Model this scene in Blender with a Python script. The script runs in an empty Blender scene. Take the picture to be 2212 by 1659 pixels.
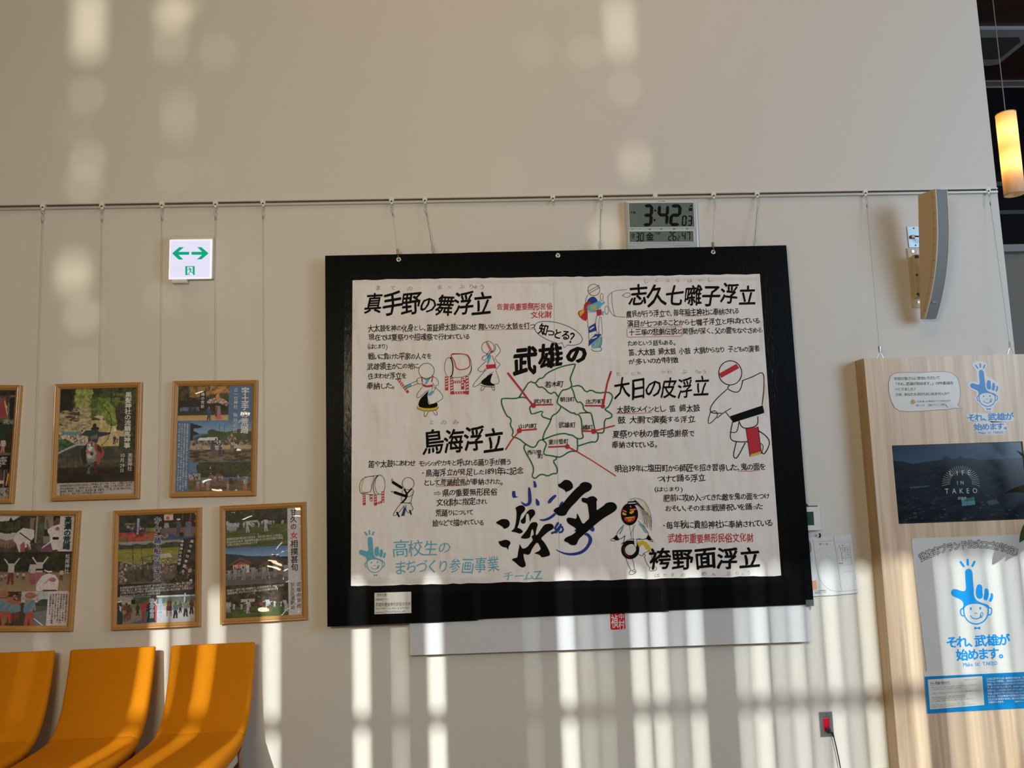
import bpy, math, random
import numpy as np
from mathutils import Vector, Matrix
random.seed(7)
SC = bpy.context.scene
COL = SC.collection
PI = math.pi
# ------------------------------------------------------------------ camera
D, CZ, F = 3.94, 1.60, 1661.0            # distance to the display wall, eye height, focal length in px
PITCH, YAW, ROLL = 0.115089, 0.044929, -0.033147
_cy, _sy, _cp, _sp, _cr, _sr = math.cos(YAW), math.sin(YAW), math.cos(PITCH), math.sin(PITCH), math.cos(ROLL), math.sin(ROLL)
FWD = Vector((_sy*_cp, _cy*_cp, _sp))
_r0 = Vector((_cy, -_sy, 0)); _u0 = _r0.cross(FWD)
RIGHT = _cr*_r0 + _sr*_u0
UP = -_sr*_r0 + _cr*_u0
cam = bpy.data.cameras.new('camera'); camo = bpy.data.objects.new('camera', cam); COL.objects.link(camo)
m = Matrix((RIGHT, UP, -FWD)).transposed().to_4x4(); m.translation = Vector((0, -D, CZ)); camo.matrix_world = m
cam.sensor_width = 36; cam.lens = F/2212*36; cam.clip_start = .05
SC.camera = camo

def W(px, py, d=0.0):
    """point on the plane d metres in front of the display wall seen at a place of the 2212x1659 photograph"""
    v = (px-1106)*RIGHT - (py-829.5)*UP + F*FWD
    t = (D-d)/v.y
    return Vector((v.x*t, -d, CZ+v.z*t))
def Wz(px, py, z):
    v = (px-1106)*RIGHT - (py-829.5)*UP + F*FWD
    t = (z-CZ)/v.z
    return Vector((v.x*t, -D+v.y*t, z))

# ------------------------------------------------------------------ world, sun, lamps, exposure
SC.view_settings.view_transform = 'Standard'; SC.view_settings.look = 'None'
SC.view_settings.gamma = 1; SC.view_settings.exposure = 0.0; SC.view_settings.use_curve_mapping = False
wd = bpy.data.worlds.new('world'); SC.world = wd; wd.use_nodes = True
wd.node_tree.nodes['Background'].inputs[0].default_value = (0.80, 0.90, 1.0, 1)
wd.node_tree.nodes['Background'].inputs[1].default_value = 0.05

SUN = Vector((0.14, 1.0, -0.50))          # low afternoon sun through the slatted front of the lobby
GLINT = Vector((0.04, 1.0, 0.12))         # the same sun thrown back up by glass and paint outside
def sun(name, d, e, ang, col):
    l = bpy.data.lights.new(name, 'SUN'); l.energy = e; l.angle = math.radians(ang); l.color = col
    o = bpy.data.objects.new(name, l); COL.objects.link(o); o.location = -d*14+Vector((0,0,1))
    o.rotation_euler = Vector(d).to_track_quat('-Z', 'Y').to_euler(); return o
sun('sunlight', SUN, 17.0, 0.53, (0.93, 0.98, 0.91))
sun('reflected_sunlight', GLINT, 3.4, 1.25, (1.0, 0.93, 0.72))
def area(name, loc, aim, sx, sy, e, col):
    l = bpy.data.lights.new(name, 'AREA'); l.shape = 'RECTANGLE'; l.size = sx; l.size_y = sy; l.energy = e; l.color = col
    o = bpy.data.objects.new(name, l); COL.objects.link(o); o.location = loc
    o.rotation_euler = (Vector(aim)-Vector(loc)).to_track_quat('-Z', 'Z').to_euler(); return o
area('window_light_right', (5.6, -3.6, 3.0), (1.6, 0, 1.9), 2.6, 2.4, 121, (0.75, 0.98, 1.24))
area('lobby_fill', (-1.2, -4.6, 2.5), (-1.2, 0, 2.4), 1.2, .6, 63, (1.0, 0.85, 0.58))  # unseen warm fill added to light the middle and left of the wall
area('overhead_fill', (0.8, -3.2, 6.4), (0.8, 0, 3.4), 3.0, 1.5, 40, (1.0, 0.60, 0.20))  # unseen fill added overhead to brighten the upper centre of the wall

# ------------------------------------------------------------------ materials
MATS = {}
def mat(name, col, rough=.6, metal=0, bump=None, spec=.5, coat=0, emit=None, noise=None, subsurf=0, alpha=1, trans=0):
    if name in MATS: return MATS[name]
    m = bpy.data.materials.new(name); m.use_nodes = True; MATS[name] = m
    nt = m.node_tree; b = nt.nodes['Principled BSDF']
    b.inputs['Base Color'].default_value = (*col, 1); b.inputs['Roughness'].default_value = rough
    b.inputs['Metallic'].default_value = metal; b.inputs['Specular IOR Level'].default_value = spec
    b.inputs['Coat Weight'].default_value = coat; b.inputs['Coat Roughness'].default_value = .05
    if emit: b.inputs['Emission Color'].default_value = (*emit[0], 1); b.inputs['Emission Strength'].default_value = emit[1]
    if alpha < 1: b.inputs['Alpha'].default_value = alpha
    if trans: b.inputs['Transmission Weight'].default_value = trans
    tc = nt.nodes.new('ShaderNodeTexCoord')
    if noise:   # (scale xyz, amount, colour b)
        mp = nt.nodes.new('ShaderNodeMapping'); mp.inputs['Scale'].default_value = noise[0]
        n = nt.nodes.new('ShaderNodeTexNoise'); n.inputs['Scale'].default_value = 1; n.inputs['Detail'].default_value = 5
        mx = nt.nodes.new('ShaderNodeMix'); mx.data_type = 'RGBA'
        mx.inputs[6].default_value = (*col, 1); mx.inputs[7].default_value = (*noise[2], 1)
        rp = nt.nodes.new('ShaderNodeMapRange'); rp.inputs[1].default_value = .5-noise[1]/2; rp.inputs[2].default_value = .5+noise[1]/2
        nt.links.new(tc.outputs['Object'], mp.inputs[0]); nt.links.new(mp.outputs[0], n.inputs[0])
        nt.links.new(n.outputs[0], rp.inputs[0]); nt.links.new(rp.outputs[0], mx.inputs[0]); nt.links.new(mx.outputs[2], b.inputs['Base Color'])
    if bump:    # (scale xyz, strength, distance)
        mp = nt.nodes.new('ShaderNodeMapping'); mp.inputs['Scale'].default_value = bump[0]
        n = nt.nodes.new('ShaderNodeTexNoise'); n.inputs['Scale'].default_value = 1; n.inputs['Detail'].default_value = 3
        bp = nt.nodes.new('ShaderNodeBump'); bp.inputs['Strength'].default_value = bump[1]; bp.inputs['Distance'].default_value = bump[2]
        nt.links.new(tc.outputs['Object'], mp.inputs[0]); nt.links.new(mp.outputs[0], n.inputs[0])
        nt.links.new(n.outputs[0], bp.inputs['Height']); nt.links.new(bp.outputs[0], b.inputs['Normal'])
        nt.links.new(bp.outputs[0], b.inputs['Coat Normal'])
    return m
WALL = mat('painted_wall', (.70, .665, .62), .55, bump=((220, 220, 220), .15, .001), spec=.3)
WHITE = mat('white_plastic', (.78, .78, .76), .4)
OFFW = mat('off_white_plastic', (.66, .62, .55), .45)
RAILM = mat('rail_aluminium', (.62, .57, .50), .4, .2)
DARKGAP = mat('dark_groove', (.10, .085, .075), .8)
STEEL = mat('steel', (.55, .55, .54), .3, 1)
WIREM = mat('steel_wire', (.23, .21, .19), .5, .6)
BRASS = mat('dull_brass', (.33, .24, .18), .45, .7)
FRAMEW = mat('oak_frame', (.50, .27, .085), .38, noise=((9, 9, 60), .9, (.42, .21, .06)), coat=.15)
def corrugated():
    m = mat('corrugated_black_plastic', (.0025, .003, .0035), .4, spec=.07)
    nt = m.node_tree; b = nt.nodes['Principled BSDF']; tc = nt.nodes.new('ShaderNodeTexCoord')
    w = nt.nodes.new('ShaderNodeTexWave'); w.bands_direction = 'X'; w.inputs['Scale'].default_value = 45; w.inputs['Distortion'].default_value = 0
    bp = nt.nodes.new('ShaderNodeBump'); bp.inputs['Strength'].default_value = .35; bp.inputs['Distance'].default_value = .001
    nt.links.new(tc.outputs['Object'], w.inputs[0]); nt.links.new(w.outputs[0], bp.inputs['Height']); nt.links.new(bp.outputs[0], b.inputs['Normal'])
    return m
CORR = corrugated()
TAPE = mat('clear_tape', (.012, .012, .012), .2, spec=.2, bump=((90, 1, 25), .5, .004), alpha=.5)
TAPEW = mat('clear_tape_on_cloth', (.8, .8, .8), .12, spec=.7, bump=((60, 1, 60), .8, .006), alpha=.25)
CLOTH = mat('cotton_cloth', (.84, .80, .80), .8, bump=((5.5, 1, 2.6), .8, .035), spec=.15)
def cloth_extra():
    nt = CLOTH.node_tree; b = nt.nodes['Principled BSDF']; tc = nt.nodes.new('ShaderNodeTexCoord')
    hs = []
    for sc_, rot, dist in (((8, 1, 1.3), 0.2, .022), ((1.8, 1, 7), -.2, .016)):
        mp = nt.nodes.new('ShaderNodeMapping'); mp.inputs['Scale'].default_value = sc_; mp.inputs['Rotation'].default_value = (0, rot, 0)
        n = nt.nodes.new('ShaderNodeTexNoise'); n.inputs['Scale'].default_value = 1; n.inputs['Detail'].default_value = 2
        nt.links.new(tc.outputs['Object'], mp.inputs[0]); nt.links.new(mp.outputs[0], n.inputs[0]); hs.append((n, dist))
    old = b.inputs['Normal'].links[0].from_node
    prev = old
    for n, dist in hs:
        bp = nt.nodes.new('ShaderNodeBump'); bp.inputs['Strength'].default_value = .6; bp.inputs['Distance'].default_value = dist
        nt.links.new(n.outputs[0], bp.inputs['Height']); nt.links.new(prev.outputs[0], bp.inputs['Normal']); prev = bp
    nt.links.new(prev.outputs[0], b.inputs['Normal'])
cloth_extra()
INK = mat('black_ink', (.004, .0035, .003), .7, spec=.12)
INKTHIN = mat('pencil_grey', (.10, .085, .08), .8)
REDI = mat('red_ink', (.50, .008, .018), .6)
REDT = mat('thin_red_ink', (.55, .10, .11), .6)
GREENI = mat('green_ink', (.0, .13, .045), .6)
BLUEI = mat('blue_ink', (.0, .03, .27), .6)
SKYI = mat('sky_blue_ink', (.11, .42, .60), .6)
YELI = mat('yellow_ink', (.68, .47, .02), .6)
LBLUEI = mat('light_blue_ink', (.12, .42, .66), .6)
GREYI = mat('grey_hair_ink', (.42, .40, .38), .6)
WHITEI = mat('bare_cloth_white', (.72, .68, .66), .8)
LOGOB = mat('logo_blue', (.0, .30, .80), .45)
STICKB = mat('sticker_blue', (.0, .19, .55), .35)
PAPER = mat('white_paper', (.76, .74, .71), .5, coat=.2)
LAMIN = mat('laminated_paper', (.74, .76, .79), .2, coat=.6)
TEXTK = mat('printed_black', (.015, .013, .013), .5)
TEXTW = mat('printed_white', (.78, .76, .75), .5)
TEXTN = mat('printed_navy', (.03, .05, .17), .5)
TEXTR = mat('printed_red', (.55, .01, .02), .5)
TEXTT = mat('printed_teal', (.02, .22, .24), .5)
GLOSSW = mat('glossy_white_board', (.66, .67, .72), .12, spec=.5, bump=((14, 1, 14), .06, .01))
SEALR = mat('seal_red', (.62, .0, .012), .5)
def wood(name, c1, c2, sc=(30, 30, 1.2), rough=.4):
    m = mat(name, c1, rough, coat=.1)
    nt = m.node_tree; b = nt.nodes['Principled BSDF']; tc = nt.nodes.new('ShaderNodeTexCoord')
    mp = nt.nodes.new('ShaderNodeMapping'); mp.inputs['Scale'].default_value = sc
    n = nt.nodes.new('ShaderNodeTexNoise'); n.inputs['Scale'].default_value = 1; n.inputs['Detail'].default_value = 6; n.inputs['Distortion'].default_value = .6
    cr = nt.nodes.new('ShaderNodeValToRGB'); cr.color_ramp.elements[0].position = .36; cr.color_ramp.elements[1].position = .62
    cr.color_ramp.elements[0].color = (*c2, 1); cr.color_ramp.elements[1].color = (*c1, 1)
    nt.links.new(tc.outputs['Object'], mp.inputs[0]); nt.links.new(mp.outputs[0], n.inputs[0])
    nt.links.new(n.outputs[0], cr.inputs[0]); nt.links.new(cr.outputs[0], b.inputs['Base Color'])
    return m
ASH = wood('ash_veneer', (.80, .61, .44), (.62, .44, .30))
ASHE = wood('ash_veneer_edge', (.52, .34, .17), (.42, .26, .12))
CHAIRF = mat('yellow_upholstery', (.72, .25, .004), .8, bump=((700, 700, 700), .35, .002), spec=.12, noise=((260, 260, 260), .8, (.60, .20, .003)))
CHAIRW = mat('brown_chair_wood', (.20, .06, .02), .4)
CHAIRB = mat('pale_chair_rail', (.52, .42, .34), .4)

# ------------------------------------------------------------------ mesh building
def mk(name, verts, faces, material, parent=None, smooth=False):
    me = bpy.data.meshes.new(name); me.from_pydata([tuple(v) for v in verts], [], faces); me.update()
    if smooth:
        me.polygons.foreach_set('use_smooth', [True]*len(me.polygons))
    mats = material if isinstance(material, (list, tuple)) else [material]
    for q in mats: me.materials.append(q)
    o = bpy.data.objects.new(name, me); COL.objects.link(o)
    if parent: o.parent = parent
    return o
def soft(pts, n=1, closed=False):
    """corner cutting: a hand-drawn line has no hard corners"""
    for _ in range(n):
        P = list(pts); k = len(P)
        if k < 3: return P
        out = [] if closed else [P[0]]
        for i in range(k if closed else k-1):
            a, b = P[i], P[(i+1) % k]
            q0 = (a[0]*.75+b[0]*.25, a[1]*.75+b[1]*.25); q1 = (a[0]*.25+b[0]*.75, a[1]*.25+b[1]*.75)
            if closed or i > 0: out.append(q0)
            if closed or i < k-2: out.append(q1)
        if not closed: out.append(P[-1])
        pts = out
    return pts
class MB:
    def __init__(s): s.v = []; s.f = []
    def add(s, vs, fs):
        b = len(s.v); s.v += [tuple(v) for v in vs]; s.f += [tuple(i+b for i in f) for f in fs]; return s
    def box(s, x0, x1, y0, y1, z0, z1):
        return s.add([(x0,y0,z0),(x1,y0,z0),(x1,y1,z0),(x0,y1,z0),(x0,y0,z1),(x1,y0,z1),(x1,y1,z1),(x0,y1,z1)],
                     [(0,1,5,4),(1,2,6,5),(2,3,7,6),(3,0,4,7),(4,5,6,7),(3,2,1,0)])
    def hexa(s, p):   # 8 points bottom ring, top ring
        return s.add(p, [(0,1,5,4),(1,2,6,5),(2,3,7,6),(3,0,4,7),(4,5,6,7),(3,2,1,0)])
    def prism(s, pts, y0, y1):   # outline in (x, z), front y0, back y1
        n = len(pts)
        s.add([(p[0], y0, p[1]) for p in pts]+[(p[0], y1, p[1]) for p in pts],
              [tuple(range(n)), tuple(range(2*n-1, n-1, -1))]+[(i, (i+1) % n, n+(i+1) % n, n+i) for i in range(n)]); return s
    def flat(s, pts, y):
        return s.add([(p[0], y, p[1]) for p in pts], [tuple(range(len(pts)))])
    def disc(s, c, r, y, n=20, rz=None):
        rz = rz or r
        return s.flat([(c[0]+r*math.cos(2*PI*i/n), c[1]+rz*math.sin(2*PI*i/n)) for i in range(n)], y)
    def ribbon(s, pts, w, y, closed=False, caps=True):
        P = [Vector((p[0], p[1])) for p in pts]
        if closed: P = P+[P[0]]
        if len(P) < 2: return s
        L = []; Rr = []
        for i, p in enumerate(P):
            if closed and i in (0, len(P)-1): t = (P[1]-P[0]).normalized()+(P[-1]-P[-2]).normalized()
            elif i == 0: t = P[1]-P[0]
            elif i == len(P)-1: t = P[-1]-P[-2]
            else: t = (P[i+1]-p).normalized()+(p-P[i-1]).normalized()
            if t.length < 1e-9: t = Vector((1, 0))
            t.normalize(); n = Vector((-t.y, t.x))
            ww = w[min(i, len(w)-1)] if isinstance(w, (list, tuple)) else w
            L.append(p+n*ww/2); Rr.append(p-n*ww/2)
        k = len(P)
        s.add([(p.x, y, p.y) for p in L]+[(p.x, y, p.y) for p in Rr], [(i, i+1, k+i+1, k+i) for i in range(k-1)])
        if caps and not closed:
            for q, ww in ((P[0], w[0] if isinstance(w, (list, tuple)) else w), (P[-1], w[-1] if isinstance(w, (list, tuple)) else w)):
                s.disc(q, ww/2, y+.00002, 8)
        return s
    def tube(s, pts, r, n=8, closed=False):
        P = [Vector(p) for p in pts]; rings = []; k = len(P)
        up = Vector((0.12, -0.95, 0.3)).normalized()
        for i, p in enumerate(P):
            if closed: t = P[(i+1) % k]-P[i-1]
            else: t = P[min(i+1, k-1)]-P[max(i-1, 0)]
            t.normalize(); a = t.cross(up)
            if a.length < 1e-3: a = t.cross(Vector((1, 0, 0)))
            a.normalize(); b = t.cross(a); rr = r[i] if isinstance(r, (list, tuple)) else r
            rings.append([p+rr*(a*math.cos(2*PI*j/n)+b*math.sin(2*PI*j/n)) for j in range(n)])
        vs = [q for ring in rings for q in ring]; fs = []
        for i in range(k if closed else k-1):
            for j in range(n):
                a0 = i*n; b0 = ((i+1) % k)*n
                fs.append((a0+j, a0+(j+1) % n, b0+(j+1) % n, b0+j))
        if not closed: fs += [tuple(range(n-1, -1, -1)), tuple(range((k-1)*n, k*n))]
        return s.add(vs, fs)
    def cyl(s, c, r, h, axis='y', n=20, r2=None):
        r2 = r if r2 is None else r2; vs = []
        for rr, t in ((r, 0), (r2, h)):
            for j in range(n):
                a = 2*PI*j/n; u, w = rr*math.cos(a), rr*math.sin(a)
                vs.append({'y': (c[0]+u, c[1]+t, c[2]+w), 'z': (c[0]+u, c[1]+w, c[2]+t), 'x': (c[0]+t, c[1]+u, c[2]+w)}[axis])
        return s.add(vs, [tuple(range(n)), tuple(range(2*n-1, n-1, -1))]+[(j, (j+1) % n, n+(j+1) % n, n+j) for j in range(n)])
    def ring(s, c, r0, r1, y0, y1, n=24):
        vs = []
        for rr, y in ((r0, y0), (r1, y0), (r1, y1), (r0, y1)):
            vs += [(c[0]+rr*math.cos(2*PI*j/n), y, c[1]+rr*math.sin(2*PI*j/n)) for j in range(n)]
        fs = []
        for q in range(4):
            a, b = q*n, ((q+1) % 4)*n
            fs += [(a+j, a+(j+1) % n, b+(j+1) % n, b+j) for j in range(n)]
        return s.add(vs, fs)
    def build(s, name, material, parent=None, smooth=False, bevel=0, seg=2):
        o = mk(name, s.v, s.f, material, parent, smooth)
        if bevel:
            b = o.modifiers.new('bevel', 'BEVEL'); b.width = bevel; b.segments = seg; b.limit_method = 'ANGLE'; b.angle_limit = math.radians(40)
        return o
def tag(o, label=None, cat=None, group=None, kind=None):
    if label: o['label'] = label
    if cat: o['category'] = cat
    if group: o['group'] = group
    if kind: o['kind'] = kind
    return o
def empty(name, loc, rot=(0, 0, 0)):
    o = bpy.data.objects.new(name, None); COL.objects.link(o); o.location = loc; o.rotation_euler = rot; o.empty_display_size = .05; return o
def struct(o): o['kind'] = 'structure'; return o

class Sheet:
    """A flat thing on or near the wall: root Empty at its centre; gives local (x, z) of places seen in the photograph."""
    def __init__(s, name, quad, d, org=(0, 0), sc=1.0):
        q = [W(org[0]+p[0]/sc, org[1]+p[1]/sc, d) for p in quad]     # TL TR BR BL
        c = sum(q, Vector())/4; ex = (q[1]-q[0])+(q[2]-q[3])
        s.a = math.atan2(ex.z, ex.x); s.d = d; s.c = c
        s.w = ((q[1]-q[0]).length+(q[2]-q[3]).length)/2; s.h = ((q[0]-q[3]).length+(q[1]-q[2]).length)/2
        s.root = empty(name, c, (0, -s.a, 0)); s.org = org; s.sc = sc
    def at(s, org, sc): s.org = org; s.sc = sc; return s
    def L(s, x, y):
        p = W(s.org[0]+x/s.sc, s.org[1]+y/s.sc, s.d)-s.c
        ca, sa = math.cos(-s.a), math.sin(-s.a)
        return (p.x*ca-p.z*sa, p.x*sa+p.z*ca)
    def Ls(s, pts): return [s.L(*p) for p in pts]
    def u(s, w):   # length in current crop pixels -> metres
        return w/s.sc*(D-s.d)/F*1.0

# ------------------------------------------------------------------ lettering (flat print: one glyph outline per character)
GL = {}; NC = {}
def glyph(ch, bold):
    k = (ch, bold)
    if k not in GL:
        c = bpy.data.curves.new('glyph', 'FONT'); c.body = ch; c.resolution_u = 2; c.size = 1; c.offset = min(bold, 0)
        o = bpy.data.objects.new('glyph', c); me = bpy.data.meshes.new_from_object(o)
        v = np.array([(q.co.x, q.co.y) for q in me.vertices]) if len(me.vertices) else np.zeros((0, 2))
        f = [tuple(p.vertices) for p in me.polygons]
        bpy.data.objects.remove(o); bpy.data.curves.remove(c); bpy.data.meshes.remove(me)
        if len(v) and ord(ch) < 0x250:
            w0_ = v[:, 0].max()-v[:, 0].min()+.08; w = max(w0_, .40); v[:, 0] -= v[:, 0].min()-.04-(w-w0_)/2; v[:, 1] -= .34
        else:
            w = 1.0
            if len(v): v[:, 1] -= .38
        if bold > .004 and len(v):      # a bolder pen: the outline stamped again around itself
            vv = [v]; ff = list(f); nd = 8 if bold > .03 else 6
            rad = [bold] if bold <= .035 else [bold, bold*.5]
            for r_ in rad:
                for i in range(nd):
                    a_ = 2*PI*i/nd+.3; ff += [tuple(q+len(vv)*len(v) for q in p) for p in f]; vv.append(v+np.array([r_*math.cos(a_), r_*math.sin(a_)]))
            n0_ = len(v); v = np.concatenate(vv); f = ff; NC[k] = n0_
        GL[k] = (v, f, w)
    return GL[k]
SMALLK = set('ゃゅょっャュョッ、。，．・')
def kana(ch): return 0x3040 <= ord(ch) <= 0x30ff
def text_into(mb, s, a, b, h, y, bold=0.0, hand=0.0, vertical=False, kan=.84, slant=0.0, squeeze=None, seed=0):
    """lay string s along the line a->b (local metres, line through glyph centres), glyph height h"""
    rnd = random.Random(hash(s) % 9999 if seed == 0 else seed)
    rnd = random.Random(sum(ord(c)*(i+1) for i, c in enumerate(s)) % 99991)
    A = Vector(a); B = Vector(b); Lh = (B-A).length; t = (B-A)/Lh; n = Vector((-t.y, t.x))
    if vertical: gx, gy = Vector((-t.y, t.x)), Vector((-t.x, -t.y))     # glyph x axis, glyph up
    else: gx, gy = t, n
    adv = []
    for ch in s:
        if ch in ' 　': adv.append(.5 if ch == ' ' else 1.0)
        elif vertical: adv.append(.55 if ch in '、。・' else 1.0)
        elif ord(ch) < 0x250: adv.append(glyph(ch, bold)[2])
        elif ch in '、。，．': adv.append(.55)
        elif ch in SMALLK: adv.append(.6 if hand else .8)
        elif kana(ch): adv.append(kan)
        else: adv.append(1.0)
    tot = sum(adv); k = Lh/tot; pos = 0
    for ch, ad in zip(s, adv):
        cpos = pos+ad/2; pos += ad
        if ch in ' 　': continue
        v, f, w = glyph(ch, bold)
        if not len(v): continue
        q = v.copy(); q[:, 0] -= (w/2 if ord(ch) < 0x250 else .5)
        if ch in '、。，．' and not vertical: q[:, 0] += .22
        if vertical and ch == 'ー': q = np.stack([q[:, 1], -q[:, 0]], 1)
        if vertical and ch in '、。': q += np.array([.45, .35])
        sz = h*1.08
        if hand and kana(ch): sz *= (.70 if ch in SMALLK else .85)
        if hand:
            th = rnd.gauss(0, .05)*hand; ss = 1+rnd.gauss(0, .05)*hand
            c_, s_ = math.cos(th)*ss, math.sin(th)*ss
            q = q@np.array([[c_, s_], [-s_, c_]])
            q[:, 1] += .06*q[:, 0]+rnd.gauss(0, .03)*hand
            q[:, 0] += .03*np.sin(q[:, 1]*7+rnd.random()*6)*hand
        q[:, 0] += slant*q[:, 1]
        sx = (k*1.0 if not vertical else sz) if squeeze is None else sz*squeeze
        if not vertical and squeeze is None: sx = min(sx*1.02, sz*1.25)
        if vertical: sy = min(sz, k*1.05)
        else: sy = sz
        base = A+t*(k*cpos); nc_ = NC.get((ch, bold), 10**9)
        pts = [(base.x+gx.x*x*sx+gy.x*z*sy, y+.000018*(i_//nc_), base.y+gx.y*x*sx+gy.y*z*sy) for i_, (x, z) in enumerate(q)]
        mb.add(pts, f)
    return mb
def lines_part(sh, name, rows, material, y, bold=0, hand=0, vertical=False, parent=None, **kw):
    """rows: (string, x0, y0, x1, y1, glyph height) in the sheet's current crop pixels"""
    for r in rows:
        mb = MB(); s, x0, y0, x1, y1, h = r[:6]
        text_into(mb, s, sh.L(x0, y0), sh.L(x1, y1), sh.u(h), y, bold, hand, vertical, **kw)
        if mb.v: mb.build(name, material, parent or sh.root)

# ------------------------------------------------------------------ room shell
xe = 2.868                                  # free edge of the display wall
mb = MB(); mb.box(-7, xe, 0, .16, -.0, 7.0)
struct(mb.build('wall_display', WALL, bevel=.004))
struct(MB().box(-7, 9, -.010, 0, 0, .085).build('baseboard_display', mat('baseboard_vinyl', (.55, .52, .48), .5)))
FLOORM = mat('vinyl_floor', (.22, .18, .15), .35, noise=((3, 3, 3), .8, (.18, .15, .12)))
struct(MB().box(-9, 9, -11.2, 6.2, -.1, 0).build('floor', FLOORM))
struct(MB().box(-9, 9, -11.2, .16, 7.0, 7.15).build('ceiling', mat('ceiling_white', (.75, .72, .68), .8)))
# back room seen past the wall's edge; its scarce light is put into dark colours
FARY = 2.15; CEI = 4.80
PLANK = wood('dark_wood_ceiling', (.055, .018, .009), (.030, .011, .006), (2, 30, 2), .5)
struct(MB().box(xe, 9, .16, 6, CEI, CEI+.1).build('ceiling_back_room', PLANK))
struct(MB().box(xe, 9, .16, .3, CEI, 7.0).build('wall_header', WALL))
brk = empty('wall_back_room', (xe, FARY, 0)); struct(brk)
def zfar(px, py): return W(px, py, -FARY).z
z_tr1, z_tr0, z_dk = zfar(2160, 166), zfar(2160, 180), zfar(2205, 537)
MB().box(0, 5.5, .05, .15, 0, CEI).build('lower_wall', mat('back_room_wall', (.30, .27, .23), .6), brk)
MB().box(0, 5.5, -.03, .05, z_tr0, z_tr1).build('top_trim', mat('pale_trim', (.30, .26, .21), .5), brk)
MB().box(0, 5.5, -.01, .05, z_tr1, CEI).build('dark_fascia', mat('dark_fascia', (.045, .016, .008), .5), brk)
GLS = mat('dark_glass', (.008, .008, .010), .08, spec=.6)
for i in range(3):
    x0 = .0+i*1.15
    MB().box(x0+.04, x0+1.10, .02, .05, z_dk+.03, z_tr0-.03).build('glass_pane', GLS, brk)
    MB().box(x0+1.10, x0+1.19, -.01, .05, z_dk, z_tr0).build('mullion', mat('brown_mullion', (.035, .026, .020), .5), brk)
MB().box(0, 5.5, -.03, .05, z_dk-.03, z_dk+.03).build('sill_rail', mat('grey_sill', (.40, .39, .38), .5), brk)
for zz in (z_dk+.30, z_dk+.55):
    MB().box(0, 3.4, .0, .02, zz, zz+.035).build('shelf_edge', mat('dim_shelf', (.06, .07, .085), .5), brk)
# slatted front of the lobby (behind the camera), the openings let in the bars of sunlight
LY = -9.0
SLITS = [(89, 1450, .008), (345, 1380, .036), (391, 1380, .020), (468, 1370, .030), (587, 1450, .036), (781, 1450, .042), (864, 1450, .014), (943, 1450, .044),
         (1152, 1450, .009), (1227, 1450, .040), (1269, 1450, .015), (1308, 1450, .012), (1345, 1450, .006), (1383, 1450, .032), (1426, 1450, .032),
         (1463, 1430, .014), (1503, 1430, .030), (1606, 1430, .018), (1642, 1430, .030), (1685, 1430, .018), (1722, 1430, .024), (1762, 1430, .018),
         (1802, 1430, .028), (1840, 1430, .018), (1880, 1430, .030), (1920, 1430, .020), (1957, 1430, .030), (2035, 1430, .018), (2072, 1430, .028), (2108, 1430, .020),
         (2145, 1430, .030), (2182, 1430, .020), (2222, 1430, .030), (2262, 1430, .020), (2302, 1430, .030)]
z_top = 1.085+.5*9; z_tra = .415+.5*9; tb = .037
xs = sorted((W(px, py).x+SUN.x*LY, w*(.52 if px < 1600 else .60)) for px, py, w in SLITS)
fac = empty('wall_street', (0, LY, 0)); struct(fac)
zlo = 3.9
mb = MB(); cur = -9.0
for x, w in xs:
    mb.box(cur, x-w/2, -.01, .01, zlo, z_top); cur = x+w/2
mb.box(cur, 9, -.01, .01, zlo, z_top)
mb.build('slat', mat('facade_paint', (.30, .25, .20), .6), fac)['kind'] = 'stuff'
MB().box(-9, 9, -.012, .012, z_tra-tb, z_tra+tb).build('transom', MATS['facade_paint'], fac)
MB().box(-9, 9, -.05, .05, z_top, 7.15).build('lintel', MATS['facade_paint'], fac)
# added unseen mask below the slats: its openings shape the patches of reflected sunlight
GL_SP = [(192, 50, .08, .36), (187, 205, .030, .08), (160, 270, .02, .03), (188, 345, .035, .10), (180, 398, .06, .05), (372, 30, .08, .12), (368, 95, .030, .10), (400, 5, .05, .05),
         (470, 110, .02, .08), (385, 250, .018, .20), (372, 380, .028, .04), (450, 380, .02, .02), (158, 592, .07, .16), (178, 682, .06, .07), (175, 790, .025, .05), (1154, 108, .025, .03),
         (1264, 112, .035, .045), (1338, 60, .05, .32), (1350, 190, .030, .06), (1372, 350, .04, .12), (1308, 505, .05, .10), (352, 640, .015, .10), (1095, 380, .015, .04),
         (548, 590, .012, .05), (470, 640, .012, .05)]
cells = []
for px, py, w, h in GL_SP:
    p = W(px, py); cells.append((p.x+GLINT.x*LY, p.z+GLINT.z*LY, w, h))
# cut the openings out of the mask as a grid of cells
xsb = sorted(set([-9, 9]+[c[0]-c[2]/2 for c in cells]+[c[0]+c[2]/2 for c in cells]))
zsb = sorted(set([0, zlo]+[c[1]-c[3]/2 for c in cells]+[c[1]+c[3]/2 for c in cells]))
mb = MB()
for i in range(len(xsb)-1):
    run = None
    for j in range(len(zsb)-1):
        cx, cz2 = (xsb[i]+xsb[i+1])/2, (zsb[j]+zsb[j+1])/2
        hole = any(abs(cx-c[0]) < c[2]/2 and abs(cz2-c[1]) < c[3]/2 for c in cells)
        if hole:
            if run is not None: mb.add([(xsb[i], 0, run), (xsb[i+1], 0, run), (xsb[i+1], 0, zsb[j]), (xsb[i], 0, zsb[j])], [(0, 1, 2, 3)]); run = None
        elif run is None: run = zsb[j]
    if run is not None: mb.add([(xsb[i], 0, run), (xsb[i+1], 0, run), (xsb[i+1], 0, zlo), (xsb[i], 0, zlo)], [(0, 1, 2, 3)])
mb.build('glint_mask', MATS['facade_paint'], fac)

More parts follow.
